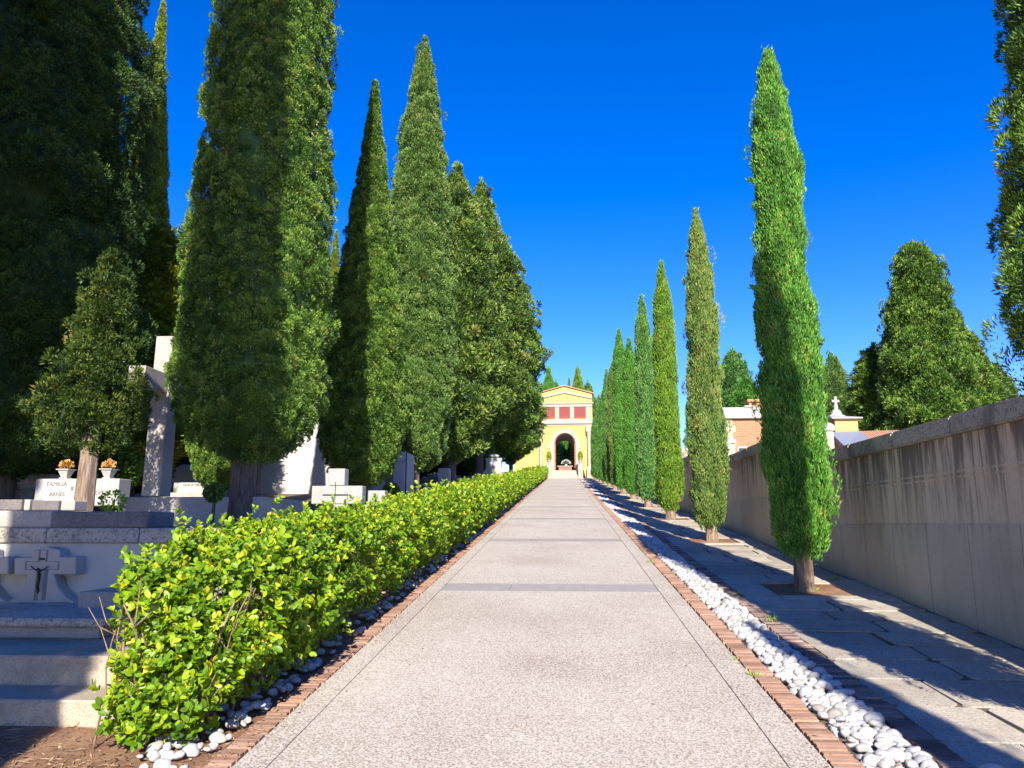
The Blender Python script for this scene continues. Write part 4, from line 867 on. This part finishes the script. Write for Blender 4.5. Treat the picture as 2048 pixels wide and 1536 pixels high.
def chapel():
    Y = 24.; a = atY(1669, 838, Y); xl = a[0]; xr = atY(1715, 838, Y)[0]; zt = a[2]; zb = atY(1669, 868, Y)[2]
    root = empty('chapel', (xl, Y, zb - 2), 'small ochre chapel lantern with grey roof and stone cross, rising over the wall', 'chapel')
    b = MB(); b.box(xl, xr, Y, Y + 1.6, zb - 3, zt); b.build('wall', M['ochre'], root)
    cxx = (xl + xr) / 2; r = MB(); e = .12; ap = (cxx, Y + .8, zt + .22)
    r.box(xl - e, xr + e, Y - e, Y + 1.6 + e, zt, zt + .04); V = [(xl - e, Y - e, zt + .04), (xr + e, Y - e, zt + .04), (xr + e, Y + 1.6 + e, zt + .04), (xl - e, Y + 1.6 + e, zt + .04), ap]
    r.add(V, [(0, 1, 4), (1, 2, 4), (2, 3, 4), (3, 0, 4)]); r.build('roof', M['cornice'], root)
    k = MB(); k.lathe((cxx, Y + .8, zt + .12), [(.26, 0), (.28, .08), (.18, .12), (.14, .24), (.07, .30), (.055, .48)], 12)
    zc = zt + .5; k.box(cxx - .045, cxx + .045, Y + .75, Y + .85, zc, zc + .34, tx=.008); k.box(cxx - .12, cxx - .047, Y + .755, Y + .845, zc + .15, zc + .23); k.box(cxx + .047, cxx + .12, Y + .755, Y + .845, zc + .15, zc + .23); k.build('roof_cross', M['marble'], root, bevel=.01)
    # lower lean-to roofs
    P = [atY(1660, 864, Y - .1), atY(1722, 862, Y - .1)]; Yn = 18.; Q = [atY(1690, 893, Yn), atY(1745, 885, Yn)]
    s = MB(); V = [Q[0], Q[1], P[1], P[0]]; V = [tuple(v) for v in V]; V += [(x, y, z - .12) for x, y, z in V]; s.add(V, [(0, 1, 2, 3), (7, 6, 5, 4), (0, 4, 5, 1), (1, 5, 6, 2), (3, 2, 6, 7), (0, 3, 7, 4)]); s.build('slab_roof', M['zinc'], root)
    t = MB(); P = [atY(1722, 862, Y), atY(1800, 860, Y)]; Q = [atY(1752, 890, 19), atY(1840, 888, 19)]; nn = 16
    for i in range(nn):
        u0, u1 = i / nn, (i + .8) / nn
        L = lambda A, B, u: tuple(np.array(A) * (1 - u) + np.array(B) * u)
        a0, b0, c0, d0 = L(Q[0], Q[1], u0), L(Q[0], Q[1], u1), L(P[0], P[1], u1), L(P[0], P[1], u0)
        V = [a0, b0, c0, d0] + [(x, y, z - .10) for x, y, z in (a0, b0, c0, d0)]; t.add(V, [(0, 1, 2, 3), (0, 4, 5, 1), (1, 5, 6, 2), (0, 3, 7, 4)])
    V = [tuple(Q[0]), tuple(Q[1]), tuple(P[1]), tuple(P[0])]; V = [(x, y, z - .07) for x, y, z in V]; t.add(V, [(0, 1, 2, 3)])
    t.build('tiled_roof', M['roof_tile'], root)
chapel()
def pillar(px0, px1, ytop, ycap, Y, lab):
    a = atY(px0, ycap, Y); b = atY(px1, ycap, Y); t = atY(px0, ytop, Y)[2]; x0, x1 = a[0], b[0]; w_ = x1 - x0
    root = empty('gate_pillar', (x0, Y, a[2] - 1.5), lab, 'pillar', 'cream pillars behind the wall')
    s = MB(); s.box(x0, x1, Y, Y + w_, gz(Y) - .2, a[2]); s.build('shaft', M['cream'], root, bevel=.01)
    c = MB(); c.box(x0 - .03, x1 + .03, Y - .03, Y + w_ + .03, a[2], a[2] + (t - a[2]) * .6); c.box(x0 - .03, x1 + .03, Y - .03, Y + w_ + .03, a[2] + (t - a[2]) * .6 + .001, t, tx=w_ * .22, ty=w_ * .22); c.build('cap', M['granite'], root, bevel=.01)
pillar(1434, 1470, 875, 887, 21., 'cream pillar with granite cap in front of the orange brick house')
pillar(1640, 1667, 845, 862, 16.5, 'cream pillar with granite cap beside the little ochre chapel')
# ------------------------------------------------------------------ left side: steps, terrace, retaining wall
def px_box(mb, x0, x1, ytop, ybot, Y, depth, t=.5):
    a = atY(x0, ybot, Y); b = atY(x1, ytop, Y); mb.box(a[0], b[0], Y, Y + depth, a[2], b[2], t=t); return a, b
Y1 = 4.78; z1 = atY(150, 1401, Y1)[2]; Y2 = atZ(150, 1371, z1)[1]; z2 = atY(150, 1312, Y2)[2]
YW = atZ(150, 1237, z2)[1]; 
print('steps', Y1, z1, Y2, z2, 'wall Y', YW)
XE = -2.98
s = empty('stone_steps', (-4, Y1, S * Y1), 'two wide worn granite steps leading up to the grave platform on the left', 'steps')
m = MB(); m.box(-12, XE + .25, Y1, Y2 + .02, 0, z1); m.build('step', M['step'], s, bevel=.012)
m = MB(); m.box(-12, XE, Y2, YW + .4, 0, z2); m.build('step', M['step'], s, bevel=.012)
# terrace behind the retaining wall, one sheet following the slope
m = MB(); ys = [YW + .3, 12.8, 20, 30, 45, 60, 80]
for a, b_ in zip(ys[:-1], ys[1:]):
    V = [(-60, a, terr(a)), (XE - .02, a, terr(a)), (XE - .02, b_, terr(b_)), (-60, b_, terr(b_))]; V += [(x, y, z - 2.) for x, y, z in V]
    m.add(V, [(0, 1, 2, 3), (1, 5, 6, 2), (0, 4, 5, 1)])
tag(m.build('terrace', M['earth']), kind='structure')
zw1 = atY(200, 1087, YW)[2]; zw2 = atY(200, 1056, YW)[2]; zw3 = atY(200, 1023, YW)[2]
print('wall z', zw1, zw2, zw3)
rw = empty('retaining_wall', (-5, YW, z2), 'whitewashed retaining wall with rough granite courses above the grave slab', 'wall')
m = MB(); m.box(-13, XE - .1, YW, YW + .35, z2 - .2, zw1); m.build('white_face', M['whitewash'], rw)
m = MB(); x = -13.
for x1 in (-9.9, -8.2, -6.55, atY(95, 1070, YW)[0], -4.15, XE - .1): m.box(x + .004, x1 - .004, YW - .03, YW + .42, zw1 + .002, zw2); x = x1
m.build('granite_course', M['granite_worn'], rw, bevel=.014)
xa = atY(105, 1040, YW)[0]; xb = atY(297, 1040, YW)[0]
m = MB(); m.box(-13, xa - .004, YW + .0, YW + .5, zw2 + .002, zw3 + .01); m.build('coping_stone', M['granite'], rw, bevel=.015)
m = MB(); m.box(xa, xb, YW - .02, YW + .5, zw2 + .002, zw3); o = m.build('coping_stone', M['granite_dark'], rw, bevel=.012); o['label'] = 'dark coping stone'
# big slab in front of the wall and the granite blocks
sx = atZ(118, 1256, z2 + .16)[0]
gs = empty('grave_slab', (sx - 1, YW - .6, z2), 'low grave slab with a moulded edge at the foot of the white wall', 'grave slab')
m = MB(); m.box(-12, sx - .05, YW - 1.25, YW - .02, z2, z2 + .09); m.build('slab_base', M['granite_mid'], gs, bevel=.01)
m = MB(); m.box(-12, sx, YW - 1.3, YW - .02, z2 + .092, z2 + .16); m.build('slab_top', M['granite_worn'], gs, bevel=.015)
YB = YW - .55
b0 = atY(148, 1240, YB)
gb = empty('granite_kerb_block', (b0[0] + .5, YB, z2), 'lower grey granite block standing on the platform behind the hedge end', 'granite block')
m = MB(); a = atY(118, 1240, YB); c_ = atY(180, 1240, YB); m.box(a[0], c_[0] - .004, YB, YB + .5, z2, a[2]); m.box(c_[0], XE - .05, YB + .0, YB + .5, z2, a[2] + .002); m.build('block', M['granite_mid'], gb, bevel=.012)
gb2 = empty('granite_kerb_block', (b0[0] + .5, YB, a[2]), 'upper grey granite block stacked on the lower block by the hedge', 'granite block')
m = MB(); t_ = atY(148, 1184, YB); m.box(b0[0], XE - .1, YB + .02, YB + .54, a[2] + .003, t_[2]); m.build('block', M['granite_mid'], gb2, bevel=.012)
# cross-shaped headstones against the white wall, drawn at their own distance and thickness
def cross_stone(dx, lab, figure=True):
    Yc = YW - .16; P = lambda x, y: (atY(x, y, Yc)[0] + dx, atY(x, y, Yc)[2])
    root = empty('cross_headstone', (P(88, 1235)[0], Yc, z2), lab, 'headstone', 'cross headstones against the white wall')
    ol = [(-5, 1236), (-5, 1204)]
    ol += [(15, 1204), (34, 1192), (46, 1176), (54, 1151), (28, 1151), (28, 1116), (64, 1115), (64, 1101), (92, 1094), (119, 1100), (119, 1115), (151, 1113), (151, 1149), (107, 1149), (116, 1176), (130, 1194), (150, 1206), (175, 1206), (175, 1236)]
    pts = [P(x, y) for x, y in ol][::-1]
    pts = pts[::-1]
    mb = MB(); n = len(pts)
    # triangulate the concave outline with bmesh, then extrude
    bm = bmesh.new(); vs = [bm.verts.new((x, Yc, z)) for x, z in pts]; f = bm.faces.new(vs); r = bmesh.ops.extrude_face_region(bm, geom=[f])
    for v in [v for v in r['geom'] if isinstance(v, bmesh.types.BMVert)]: v.co.y += .15
    bmesh.ops.recalc_face_normals(bm, faces=bm.faces); bmesh.ops.bevel(bm, geom=[e for e in bm.edges if e.calc_face_angle(0) > .6], offset=.008, segments=1, affect='EDGES')
    me = bpy.data.meshes.new('stone_cross'); bm.to_mesh(me); bm.free(); link('stone_cross', me, M['plaster_grey'], root)
    inl = MB()   # incised lines of the inner cross
    def seg(x0, y0, x1, y1):
        a, b = P(x0, y0), P(x1, y1); inl.box(min(a[0], b[0]) - .0025, max(a[0], b[0]) + .0025, Yc - .002, Yc + .004, min(a[1], b[1]) - .0025, max(a[1], b[1]) + .0025)
    for q in [(79, 1100, 94, 1100), (79, 1100, 79, 1123), (94, 1100, 94, 1123), (52, 1123, 79, 1123), (94, 1123, 117, 1123), (52, 1123, 52, 1139), (117, 1123, 117, 1139), (52, 1139, 74, 1139), (96, 1139, 117, 1139), (74, 1139, 74, 1200), (90, 1139, 90, 1200), (40, 1205, 68, 1205), (96, 1205, 140, 1205)]: seg(*q)
    inl.build('incised_lines', M['ink'], root)
    if figure:
        c = MB(); a = P(80, 1120); b = P(90, 1116); c.box(a[0], b[0], Yc - .012, Yc - .001, a[1], b[1]); c.build('name_plate', M['bronze'], root)
        cf = empty('crucifix_figure', (P(82, 1140)[0], Yc - .03, P(82, 1140)[1]), 'small dark bronze figure with raised arms fixed to the grey cross headstone', 'figure')
        J = {'ha': (66, 1131), 'ea': (72, 1137), 'sa': (79, 1141), 'n': (82.5, 1140), 'hd': (82, 1134.5), 'sb': (87, 1141), 'eb': (95, 1137), 'hb': (102, 1131), 'ch': (83, 1148), 'wa': (83, 1157), 'pe': (82, 1162), 'kl': (81, 1172), 'kr': (84, 1171), 'f1': (80.5, 1183), 'f2': (82.5, 1183), 't': (81, 1187)}
        rad = {'ha': .008, 'ea': .010, 'sa': .014, 'n': .012, 'hd': .024, 'sb': .014, 'eb': .010, 'hb': .008, 'ch': .027, 'wa': .021, 'pe': .026, 'kl': .014, 'kr': .014, 'f1': .010, 'f2': .010, 't': .009}
        ed = [('ha', 'ea'), ('ea', 'sa'), ('sa', 'n'), ('n', 'hd'), ('n', 'sb'), ('sb', 'eb'), ('eb', 'hb'), ('n', 'ch'), ('ch', 'wa'), ('wa', 'pe'), ('pe', 'kl'), ('pe', 'kr'), ('kl', 'f1'), ('kr', 'f2'), ('f1', 't')]
        ks = list(J); me = bpy.data.meshes.new('body'); yo = {'kl': -.02, 'kr': -.02, 'hd': -.012}
        me.from_pydata([(P(*J[k])[0], Yc - .035 + yo.get(k, 0), P(*J[k])[1]) for k in ks], [(ks.index(a), ks.index(b)) for a, b in ed], [])
        ob = bpy.data.objects.new('tmp_body', me); COL.objects.link(ob); sk = ob.modifiers.new('s', 'SKIN'); ob.modifiers.new('u', 'SUBSURF').levels = 1
        for i, k in enumerate(ks): me.skin_vertices[0].data[i].radius = (rad[k] * .62, rad[k] * .62)
        me.skin_vertices[0].data[ks.index('pe')].use_root = True
        dg = bpy.context.evaluated_depsgraph_get(); me2 = bpy.data.meshes.new_from_object(ob.evaluated_get(dg)); me2.name = 'body'; bpy.data.objects.remove(ob)
        for p_ in me2.polygons: p_.use_smooth = True
        link('body', me2, M['bronze'], cf)
cross_stone(0, 'pale grey cross headstone with a small bronze crucifix figure on the white wall')
cross_stone(atY(20, 1130, YW)[0] - atY(152, 1130, YW)[0] , 'second grey cross headstone cut off by the left edge of the photo', False)
# ------------------------------------------------------------------ tall granite cross
def tall_cross():
    Y = 12.2; xr = atY(320, 990, Y)[0]; xl = atY(282, 992, Y)[0]; zb = atY(300, 992, Y)[2]; zt = atY(315, 672, Y)[2]; w_ = xr - xl
    root = empty('stone_cross', ((xl + xr) / 2, Y, zb), 'very tall rough granite cross half hidden by the broad cypress', 'cross')
    t = .012; D = .34
    m = MB(); m.box(xl, xr, Y, Y + D, zb, zt, tx=t, ty=t); m.build('shaft', M['granite'], root, bevel=.008)
    xm = xr - .03; yn = atX(290, 750, xm)[1]; za, zc = atY(270, 771, yn)[2], atY(270, 731, yn)[2]
    print('arm', yn, za, zc, zt)
    m = MB(); m.box(xl + .01, xm, yn, Y + .022, za, zc); m.box(xl + .01, xm, Y + D - .02, Y + D + (Y - yn), za, zc); m.build('arm', M['granite'], root, bevel=.008)
    m = MB(); a = atY(240, 1044, 11.2); b = atY(240, 994, 11.2); m.box(a[0], a[0] + 2.2, 11.2, 13.2, a[2] - .1, b[2]); o = m.build('base', M['granite'], root, bevel=.012)
    m = MB(); m.box(a[0] - .02, a[0] + 2.5, 10.9, 13.4, a[2] - .4, a[2] - .002 + .04 - .1); m.build('plinth', M['granite_worn'], root, bevel=.012)
tall_cross()
# ------------------------------------------------------------------ tombs on the terrace
def text(s, loc, size, mat, parent, name='lettering', rz=0, depth=.003):
    cu = bpy.data.curves.new('t', 'FONT'); cu.body = s; cu.size = size; cu.extrude = depth; cu.align_x = 'LEFT'
    ob = bpy.data.objects.new('t', cu); COL.objects.link(ob); bpy.context.view_layer.update()
    me = bpy.data.meshes.new_from_object(ob.evaluated_get(bpy.context.evaluated_depsgraph_get())); bpy.data.objects.remove(ob)
    me.name = name; me.materials.clear(); n = len(me.vertices); co = np.empty(n * 3); me.vertices.foreach_get('co', co); co = co.reshape(-1, 3)
    W = np.stack([co[:, 0] + loc[0], -co[:, 2] + loc[1], co[:, 1] + loc[2]], 1); me.vertices.foreach_set('co', W.ravel()); me.update()
    return link(name, me, mat, parent)
def family_tomb():
    Y = 13.2; root = empty('family_tomb', (atY(160, 1010, Y)[0], Y, terr(Y)), 'pale granite family headstone with lettering behind the small pale trunk', 'headstone')
    m = MB(); a, b = px_box(m, 66, 239, 957, 1012, Y, .38); m.v; m.build('headstone', M['marble'], root, bevel=.01)
    for s, x, y, sz in (('FAMILIA', 93, 972, 20), ('ARNES', 98, 992, 18), ('LOPEZ', 184, 989, 18)):
        q = atY(x, y, Y - .004); text(s, q, sz / F * Y * .62, M['ink'], root)
    m = MB(); px_box(m, 141, 147, 973, 981, Y - .006, .01); m.build('inset_mark', M['ink'], root)
    zt = b[2]
    for px, lab in ((117, 'white tapered urn of dried orange flowers, left one on the family headstone'), (204, 'white tapered urn of dried orange flowers, right one on the family headstone')):
        q = atY(px, 957, Y); e = empty('flower_urn', (q[0], Y + .19, zt), lab, 'urn', 'flower urns on the headstone')
        u = MB(); h = .17; u.box(q[0] - .075, q[0] + .075, Y + .115, Y + .265, zt + .001, zt + .03); 
        V = []
        for (r_, z) in ((.05, .03), (.10, h), (.12, h), (.12, h + .02)): V += [(q[0] - r_, Y + .19 - r_, zt + z), (q[0] + r_, Y + .19 - r_, zt + z), (q[0] + r_, Y + .19 + r_, zt + z), (q[0] - r_, Y + .19 + r_, zt + z)]
        u.add(V, [(4 * i + k, 4 * i + (k + 1) % 4, 4 * i + 4 + (k + 1) % 4, 4 * i + 4 + k) for i in range(3) for k in range(4)] + [(12, 13, 14, 15), (3, 2, 1, 0)]); u.build('urn', M['marble'], e)
        g = np.random.default_rng(px); n = 240; d = norm(g.normal(size=(n, 3))); d[:, 2] = abs(d[:, 2]); V, F_ = scatter(LEAF_T, LEAF_F, np.array([q[0], Y + .19, zt + h + .05]) + d * np.array([.10, .10, .12]) * g.random((n, 1)) ** .4, d, g.normal(size=(n, 3)), np.stack([np.full(n, .035), np.full(n, .05), np.full(n, .03)], 1))
        link('dried_flowers', npmesh('dried_flowers', V, F_, np.full(n * 9, .5)), M['dryflower'], e)
family_tomb()
def block_tomb(name, parts, lab, cat, grp=None, bev=.01):
    x0, x1, yt, yb, Y, D, mt = parts[0]; q = atY((x0 + x1) / 2, yb, Y); root = empty(name, (q[0], Y, q[2]), lab, cat, grp)
    for i, (x0, x1, yt, yb, Y, D, mt) in enumerate(parts):
        m = MB(); px_box(m, x0, x1, yt, yb, Y, D); m.build(('base', 'headstone', 'slab', 'kerb')[i % 4], M[mt], root, bevel=bev)
    return root
block_tomb('tomb', [(-60, 66, 978, 1012, 13.6, 1., 'granite_dark'), (-60, 100, 948, 977, 14.4, .3, 'granite_mid'), (24, 60, 968, 978, 13.7, .3, 'granite_mid')], 'dark low tomb in shade at the left edge, beside the family headstone', 'tomb')
block_tomb('stone_kerb', [(-40, 44, 999, 1021, 8.6, .25, 'granite_dark'), (44, 60, 999, 1021, 8.65, .25, 'granite'), (62, 118, 1001, 1021, 8.6, .25, 'granite_dark'), (119, 150, 1001, 1021, 8.65, .25, 'granite')], 'row of low alternating dark and pale kerb stones behind the coping', 'kerb')
block_tomb('tomb', [(345, 410, 965, 994, 17.0, 1.2, 'marble'), (300, 420, 985, 1004, 16.5, .4, 'granite')], 'low white tomb with a rounded dark recess right of the tall granite cross', 'tomb')
q = atY(366, 972, 16.99); text('FAMILIA CRUZ', q, .07, M['ink'], [o for o in COL.objects if o.get('label', '').startswith('low white tomb with a rounded')][0])
def gable_tomb(x0, x1, yt, yb, Y, D, lab):
    a = atY(x0, yb, Y); b = atY(x1, yt, Y); xm = (a[0] + b[0]) / 2; root = empty('tomb', (xm, Y, a[2]), lab, 'tomb')
    m = MB(); m.prism([(a[0], a[2]), (b[0], a[2]), (b[0], b[2] - .16), (xm, b[2]), (a[0], b[2] - .16)], Y, Y + D); m.build('body', M['marble'], root, bevel=.008)
    m = MB(); m.box(a[0] - .08, b[0] + .08, Y - .08, Y + D + .08, a[2] - .15, a[2] - .002); m.build('plinth', M['granite_mid'], root)
gable_tomb(338, 392, 928, 965, 20., .6, 'white gabled tomb in the distance between the granite cross and the broad cypress')
# white cross headstones behind the hedge
def white_cross(parts, Y, D, lab, inlay=None):
    q = atY(sum(parts[0][:2]) / 2, parts[-1][3], Y); root = empty('cross_headstone', (q[0], Y, q[2]), lab, 'headstone')
    m = MB()
    for i, (x0, x1, yt, yb) in enumerate(parts):
        a = atY(x0, yb, Y); b = atY(x1, yt, Y); m.box(a[0], b[0], Y + .002 * i, Y + D - .002 * i, a[2] + .001 * i, b[2])
    m.build('stone_cross', M['granite_light'], root, bevel=.008)
    if inlay:
        k = MB()
        for (x0, y0, x1, y1) in inlay: a = atY(x0, y1, Y - .012); b = atY(x1, y0, Y - .012); k.box(a[0], b[0], Y - .012, Y - .001, a[2], b[2])
        k.build('metal_inlay', M['black'], root)
M['granite_light'] = stone('pale_speckled_granite', (.37, .355, .34), (.43, .415, .40), (.13, .125, .125), 3, 70, .3, .7)
white_cross([(655, 690, 937, 971), (622, 725, 971.5, 1008), (655, 690, 1008.5, 1090)], 11.6, .22, 'pale speckled granite cross with a thin black inlaid cross, behind the hedge', [(669, 964, 671.5, 1000), (645, 988.5, 696, 990.5)])
white_cross([(735, 770, 981, 1008), (712, 770, 1008.5, 1023), (746, 770, 1023.5, 1090)], 12.6, .22, 'plain pale granite cross headstone just right of the inlaid one')
# white mausoleum
M['mausoleum_white'] = stone('white_limewash', (.60, .575, .54), (.66, .64, .61), None, 1.2, 30, .2, .85, (.50, .47, .43))
def mausoleum():
    Y = 27.; a = atY(440, 1000, Y); b = atY(775, 800, Y); z0 = terr(Y) - .3; zt = atY(600, 800, Y)[2]
    root = empty('mausoleum', (a[0], Y, z0), 'plain white mausoleum wall behind the big cypresses on the left', 'mausoleum')
    m = MB(); m.box(a[0], b[0], Y, Y + 5, z0, zt); m.build('wall', M['mausoleum_white'], root)
    m = MB(); m.box(a[0] - .1, b[0] + .15, Y - .12, Y + 5.1, zt, zt + .25); m.build('cornice', M['marble'], root)
    m = MB(); c = atY(470, 1000, Y - .1); m.box(c[0], b[0] - .1, Y - .12, Y - .003, z0, atY(600, 990, Y)[2]); m.build('plinth', M['granite_mid'], root)
mausoleum()
def panel_tomb():
    Y = 21.; root = empty('panelled_tomb', (atY(790, 1000, Y)[0], Y, terr(Y) - .1), 'tall tomb clad in brown and grey stone panels, between two big cypresses', 'tomb')
    zt = atY(790, 903, Y)[2]; xa, xb, xc = atY(771, 950, Y)[0], atY(786, 950, Y)[0], atY(808, 950, Y)[0]; zb = terr(Y) - .1
    m = MB(); m.box(xa, xc, Y + .05, Y + 1.4, zb, zt); m.build('body', M['panelgrey'], root)
    for (y0, y1) in ((1003, 968), (965, 926), (923, 906)):
        z_a, z_b = atY(790, y0, Y)[2], atY(790, y1, Y)[2]
        m = MB(); m.box(xa, xb - .01, Y, Y + .048, z_a, z_b); m.build('brown_panel', M['panelbrown'], root); m = MB(); m.box(xb + .01, xc, Y, Y + .048, z_a, z_b); m.build('grey_panel', M['panelgrey'], root)
    m = MB(); 
    m.tube([(xc + .05, Y + .02, zb), (xc + .05, Y + .02, zt)], [.02, .02], 6); m.build('corner_rod', M['black'], root)
panel_tomb()
def bush(px, py, Y, r, fm, lab, n=1500, seed=1, leaf=.06):
    q = atY(px, py, Y); g = np.random.default_rng(seed); root = empty('bush', (q[0], Y, terr(Y)), lab, 'bush')
    u = norm(g.normal(size=(n, 3))); pos = q + u * r * (.7 + .3 * g.random((n, 1))); V, F_ = scatter(LEAF_T, LEAF_F, pos, u + g.normal(size=(n, 3)) * .6, g.normal(size=(n, 3)), np.stack([np.full(n, leaf * .6), np.full(n, leaf), np.full(n, leaf * .5)], 1))
    link('foliage', npmesh('foliage', V, F_, np.repeat(g.normal(.4, .15, n), 9)), M[fm], root)
    t = MB(); t.tube([(q[0], Y, terr(Y) - .05), (q[0] + .02, Y, q[2])], [.03, .02], 6); t.build('stem', M['bark_dark'], root)
bush(782, 985, 19., .22, 'f_deep', 'small round dark bush beside the panelled tomb', 1500, 3)
bush(428, 985, 10.6, .13, 'f_deep', 'little dark bush at the left of the broad cypress trunk', 900, 4, .045)
bush(225, 1004, 11., .17, 'f_weed', 'thin weedy shrub in front of the right half of the family headstone', 260, 5, .05)
bush(228, 935, 15.5, .55, 'f_deep', 'leafy dark shrub behind the urns of the family headstone', 2600, 6, .08)
bush(60, 925, 15.8, .8, 'f_deep', 'large shaded shrub behind the dark tomb at the left edge', 3000, 7, .08)
block_tomb('tomb', [(846, 880, 972, 1002, 26., 1., 'granite_mid'), (842, 884, 966, 972, 25.9, 1.2, 'granite_mid')], 'grey tomb in the shade between the trunks left of centre', 'tomb')
block_tomb('tomb', [(875, 898, 936, 990, 28.5, .5, 'granite_mid')], 'upright grey stone slab between two pale trunks', 'tomb')
# scrolled white headstone with a carved top, right part of the left group
def scroll_tomb():
    Y = 38.; P = lambda x, y: (atY(x, y, Y)[0], atY(x, y, Y)[2])
    c = P(987, 960); root = empty('scrolled_headstone', (c[0], Y, c[1]), 'white scrolled headstone with a carved white ornament on top, beyond the hedge', 'headstone')
    ol = [(965, 962), (1009, 962), (1009, 948), (1003, 938), (1002, 925), (1004, 916), (970, 916), (973, 925), (972, 938), (965, 948)]
    m = MB(); m.prism([P(*q) for q in ol], Y, Y + .35); m.build('stone', M['marble'], root)
    m = MB(); a = P(976, 950); b = P(998, 928); m.box(a[0], b[0], Y - .02, Y - .002, a[1], b[1]); m.build('inscription_panel', M['panelgrey'], root)
    m = MB(); q = P(987, 916); m.lathe((q[0], Y + .17, q[1]), [(.12, 0), (.26, .06), (.28, .14), (.15, .2), (.05, .24)], 12); m.build('carved_ornament', M['petal'], root, smooth=True)
scroll_tomb()
block_tomb('tomb', [(908, 962, 955, 975, 33., 1., 'granite_mid')], 'low shaded tomb under the ragged conifers', 'tomb')
block_tomb('tomb', [(1008, 1048, 943, 960, 50., 1., 'marble')], 'far pale tomb at the end of the left group near the hedge', 'tomb')
# ------------------------------------------------------------------ ground litter and weeds
def litter():
    g = np.random.default_rng(77); n = 5200; x = g.uniform(-7.5, -1.95, n); y = 3.3 + g.random(n) * 1.7; keep = (y < Y1) & ((x < -2.9) | (y < 4.4) | (g.random(n) < .5)); x, y = x[keep], y[keep]
    n = len(x)
    pos = np.stack([x, y, S * y - .012 + g.random(n) * .012], 1); a = g.uniform(0, 6.28, n); ax = np.stack([np.cos(a), np.sin(a), g.normal(0, .12, n)], 1)
    V, F_ = scatter(SPRAY_T, SPRAY_F, pos, ax, np.cross(ax, [0, 0, 1.]) + g.normal(size=(n, 3)) * .2, np.stack([g.uniform(.003, .010, n), g.uniform(.03, .13, n), np.full(n, .004)], 1))
    o = link('dry_needle_litter', npmesh('litter', V, F_, np.repeat(g.random(n), 4)), M['litter']); tag(o, 'dry brown needles and straw scattered on the bare soil in front of the steps', 'litter', None, 'stuff')
def drift():
    g = np.random.default_rng(78); P = []
    for (x0, x1, n, ya, yb) in ((-1.95, -1.70, 900, 3.5, 26), (1.33, 1.40, 260, 3.5, 24), (1.5, 1.95, 160, 3.5, 14), (2.0, 2.1, 320, 3.5, 22), (3.6, 3.83, 420, 3.5, 20), (2.5, 3.45, 260, 9.3, 10.4), (-2.9, -2.0, 900, 3.6, 8), (-1.6, 1.2, 110, 3.6, 14)):
        y = ya + (yb - ya) * g.random(n) ** 1.6; x = g.uniform(x0, x1, n); z = S * y + .048 + (x > 1.5) * (x < 1.9) * .05; P.append(np.stack([x, y, z], 1))
    P = np.concatenate(P); n = len(P); a = g.uniform(0, 6.28, n); ax = np.stack([np.cos(a), np.sin(a), g.normal(0, .12, n)], 1)
    P[:, 2] += np.where((P[:, 0] < -1.95) | (P[:, 0] > 2.3), -.03, 0) + np.where((P[:, 0] > -1.6) & (P[:, 0] < 1.2), -.012, 0)
    V, F_ = scatter(SPRAY_T, SPRAY_F, P, ax, np.cross(ax, [0, 0, 1.]) + g.normal(size=(n, 3)) * .2, np.stack([g.uniform(.004, .016, n), g.uniform(.015, .045, n), np.full(n, .006)], 1))
    o = link('fallen_leaf_litter', npmesh('litter', V, F_, np.repeat(g.random(n), 4)), M['litter']); tag(o, 'small fallen brown leaves and needles gathered along the path edges and wall foot', 'litter', None, 'stuff')
M['litter'] = foliage('litter_mix', (.16, .08, .04), (.36, .21, .11), (.55, .38, .22), (.66, .50, .30), .05, .1, .9)
litter(); drift()
g = random.Random(9)
for (px, py, h_, lab) in [(1412, 1182, .07, 'small weed sprouting among the white pebbles'), (1302, 1128, .06, 'tuft of weeds on the sunlit edging bricks, farther up'), (1290, 1105, .06, 'tiny weed in the brick edging near the third band'), (1512, 1360, .06, 'small green weed growing on the sunlit edging bricks'), (1474, 1325, .04, 'tiny weed between edging bricks, uphill of another one'), (1545, 1250, .10, 'dry grass tuft beside the brown bricks at the pavement edge'), (1480, 1197, .08, 'weed in the joint between brown bricks and pavement'), (1628, 1184, .06, 'small weeds at the foot of the nearest cypress trunk'), (1670, 1165, .10, 'yellowish weed at the back of the tree pit by the wall'), (1080, 0, 0, '')]:
    if not h_: continue
    r_ = ray(px, py); q = _C + r_ * (H / (S * r_[1] - r_[2])); n = 46; gg = np.random.default_rng(px)
    ax = np.array([0, 0, 1]) + gg.normal(size=(n, 3)) * .6; pos = np.array(q) + np.array([0, 0, .02]) + gg.normal(size=(n, 3)) * np.array([.03, .03, 0])
    V, F_ = scatter(SPRAY_T, SPRAY_F, pos, ax, gg.normal(size=(n, 3)), np.stack([np.full(n, .009), np.full(n, h_) * gg.uniform(.4, 1.1, n), np.full(n, .01)], 1))
    o = link('weed', npmesh('weed', V, F_, np.repeat(gg.random(n), 4)), M['f_weed']); tag(o, lab, 'weed')
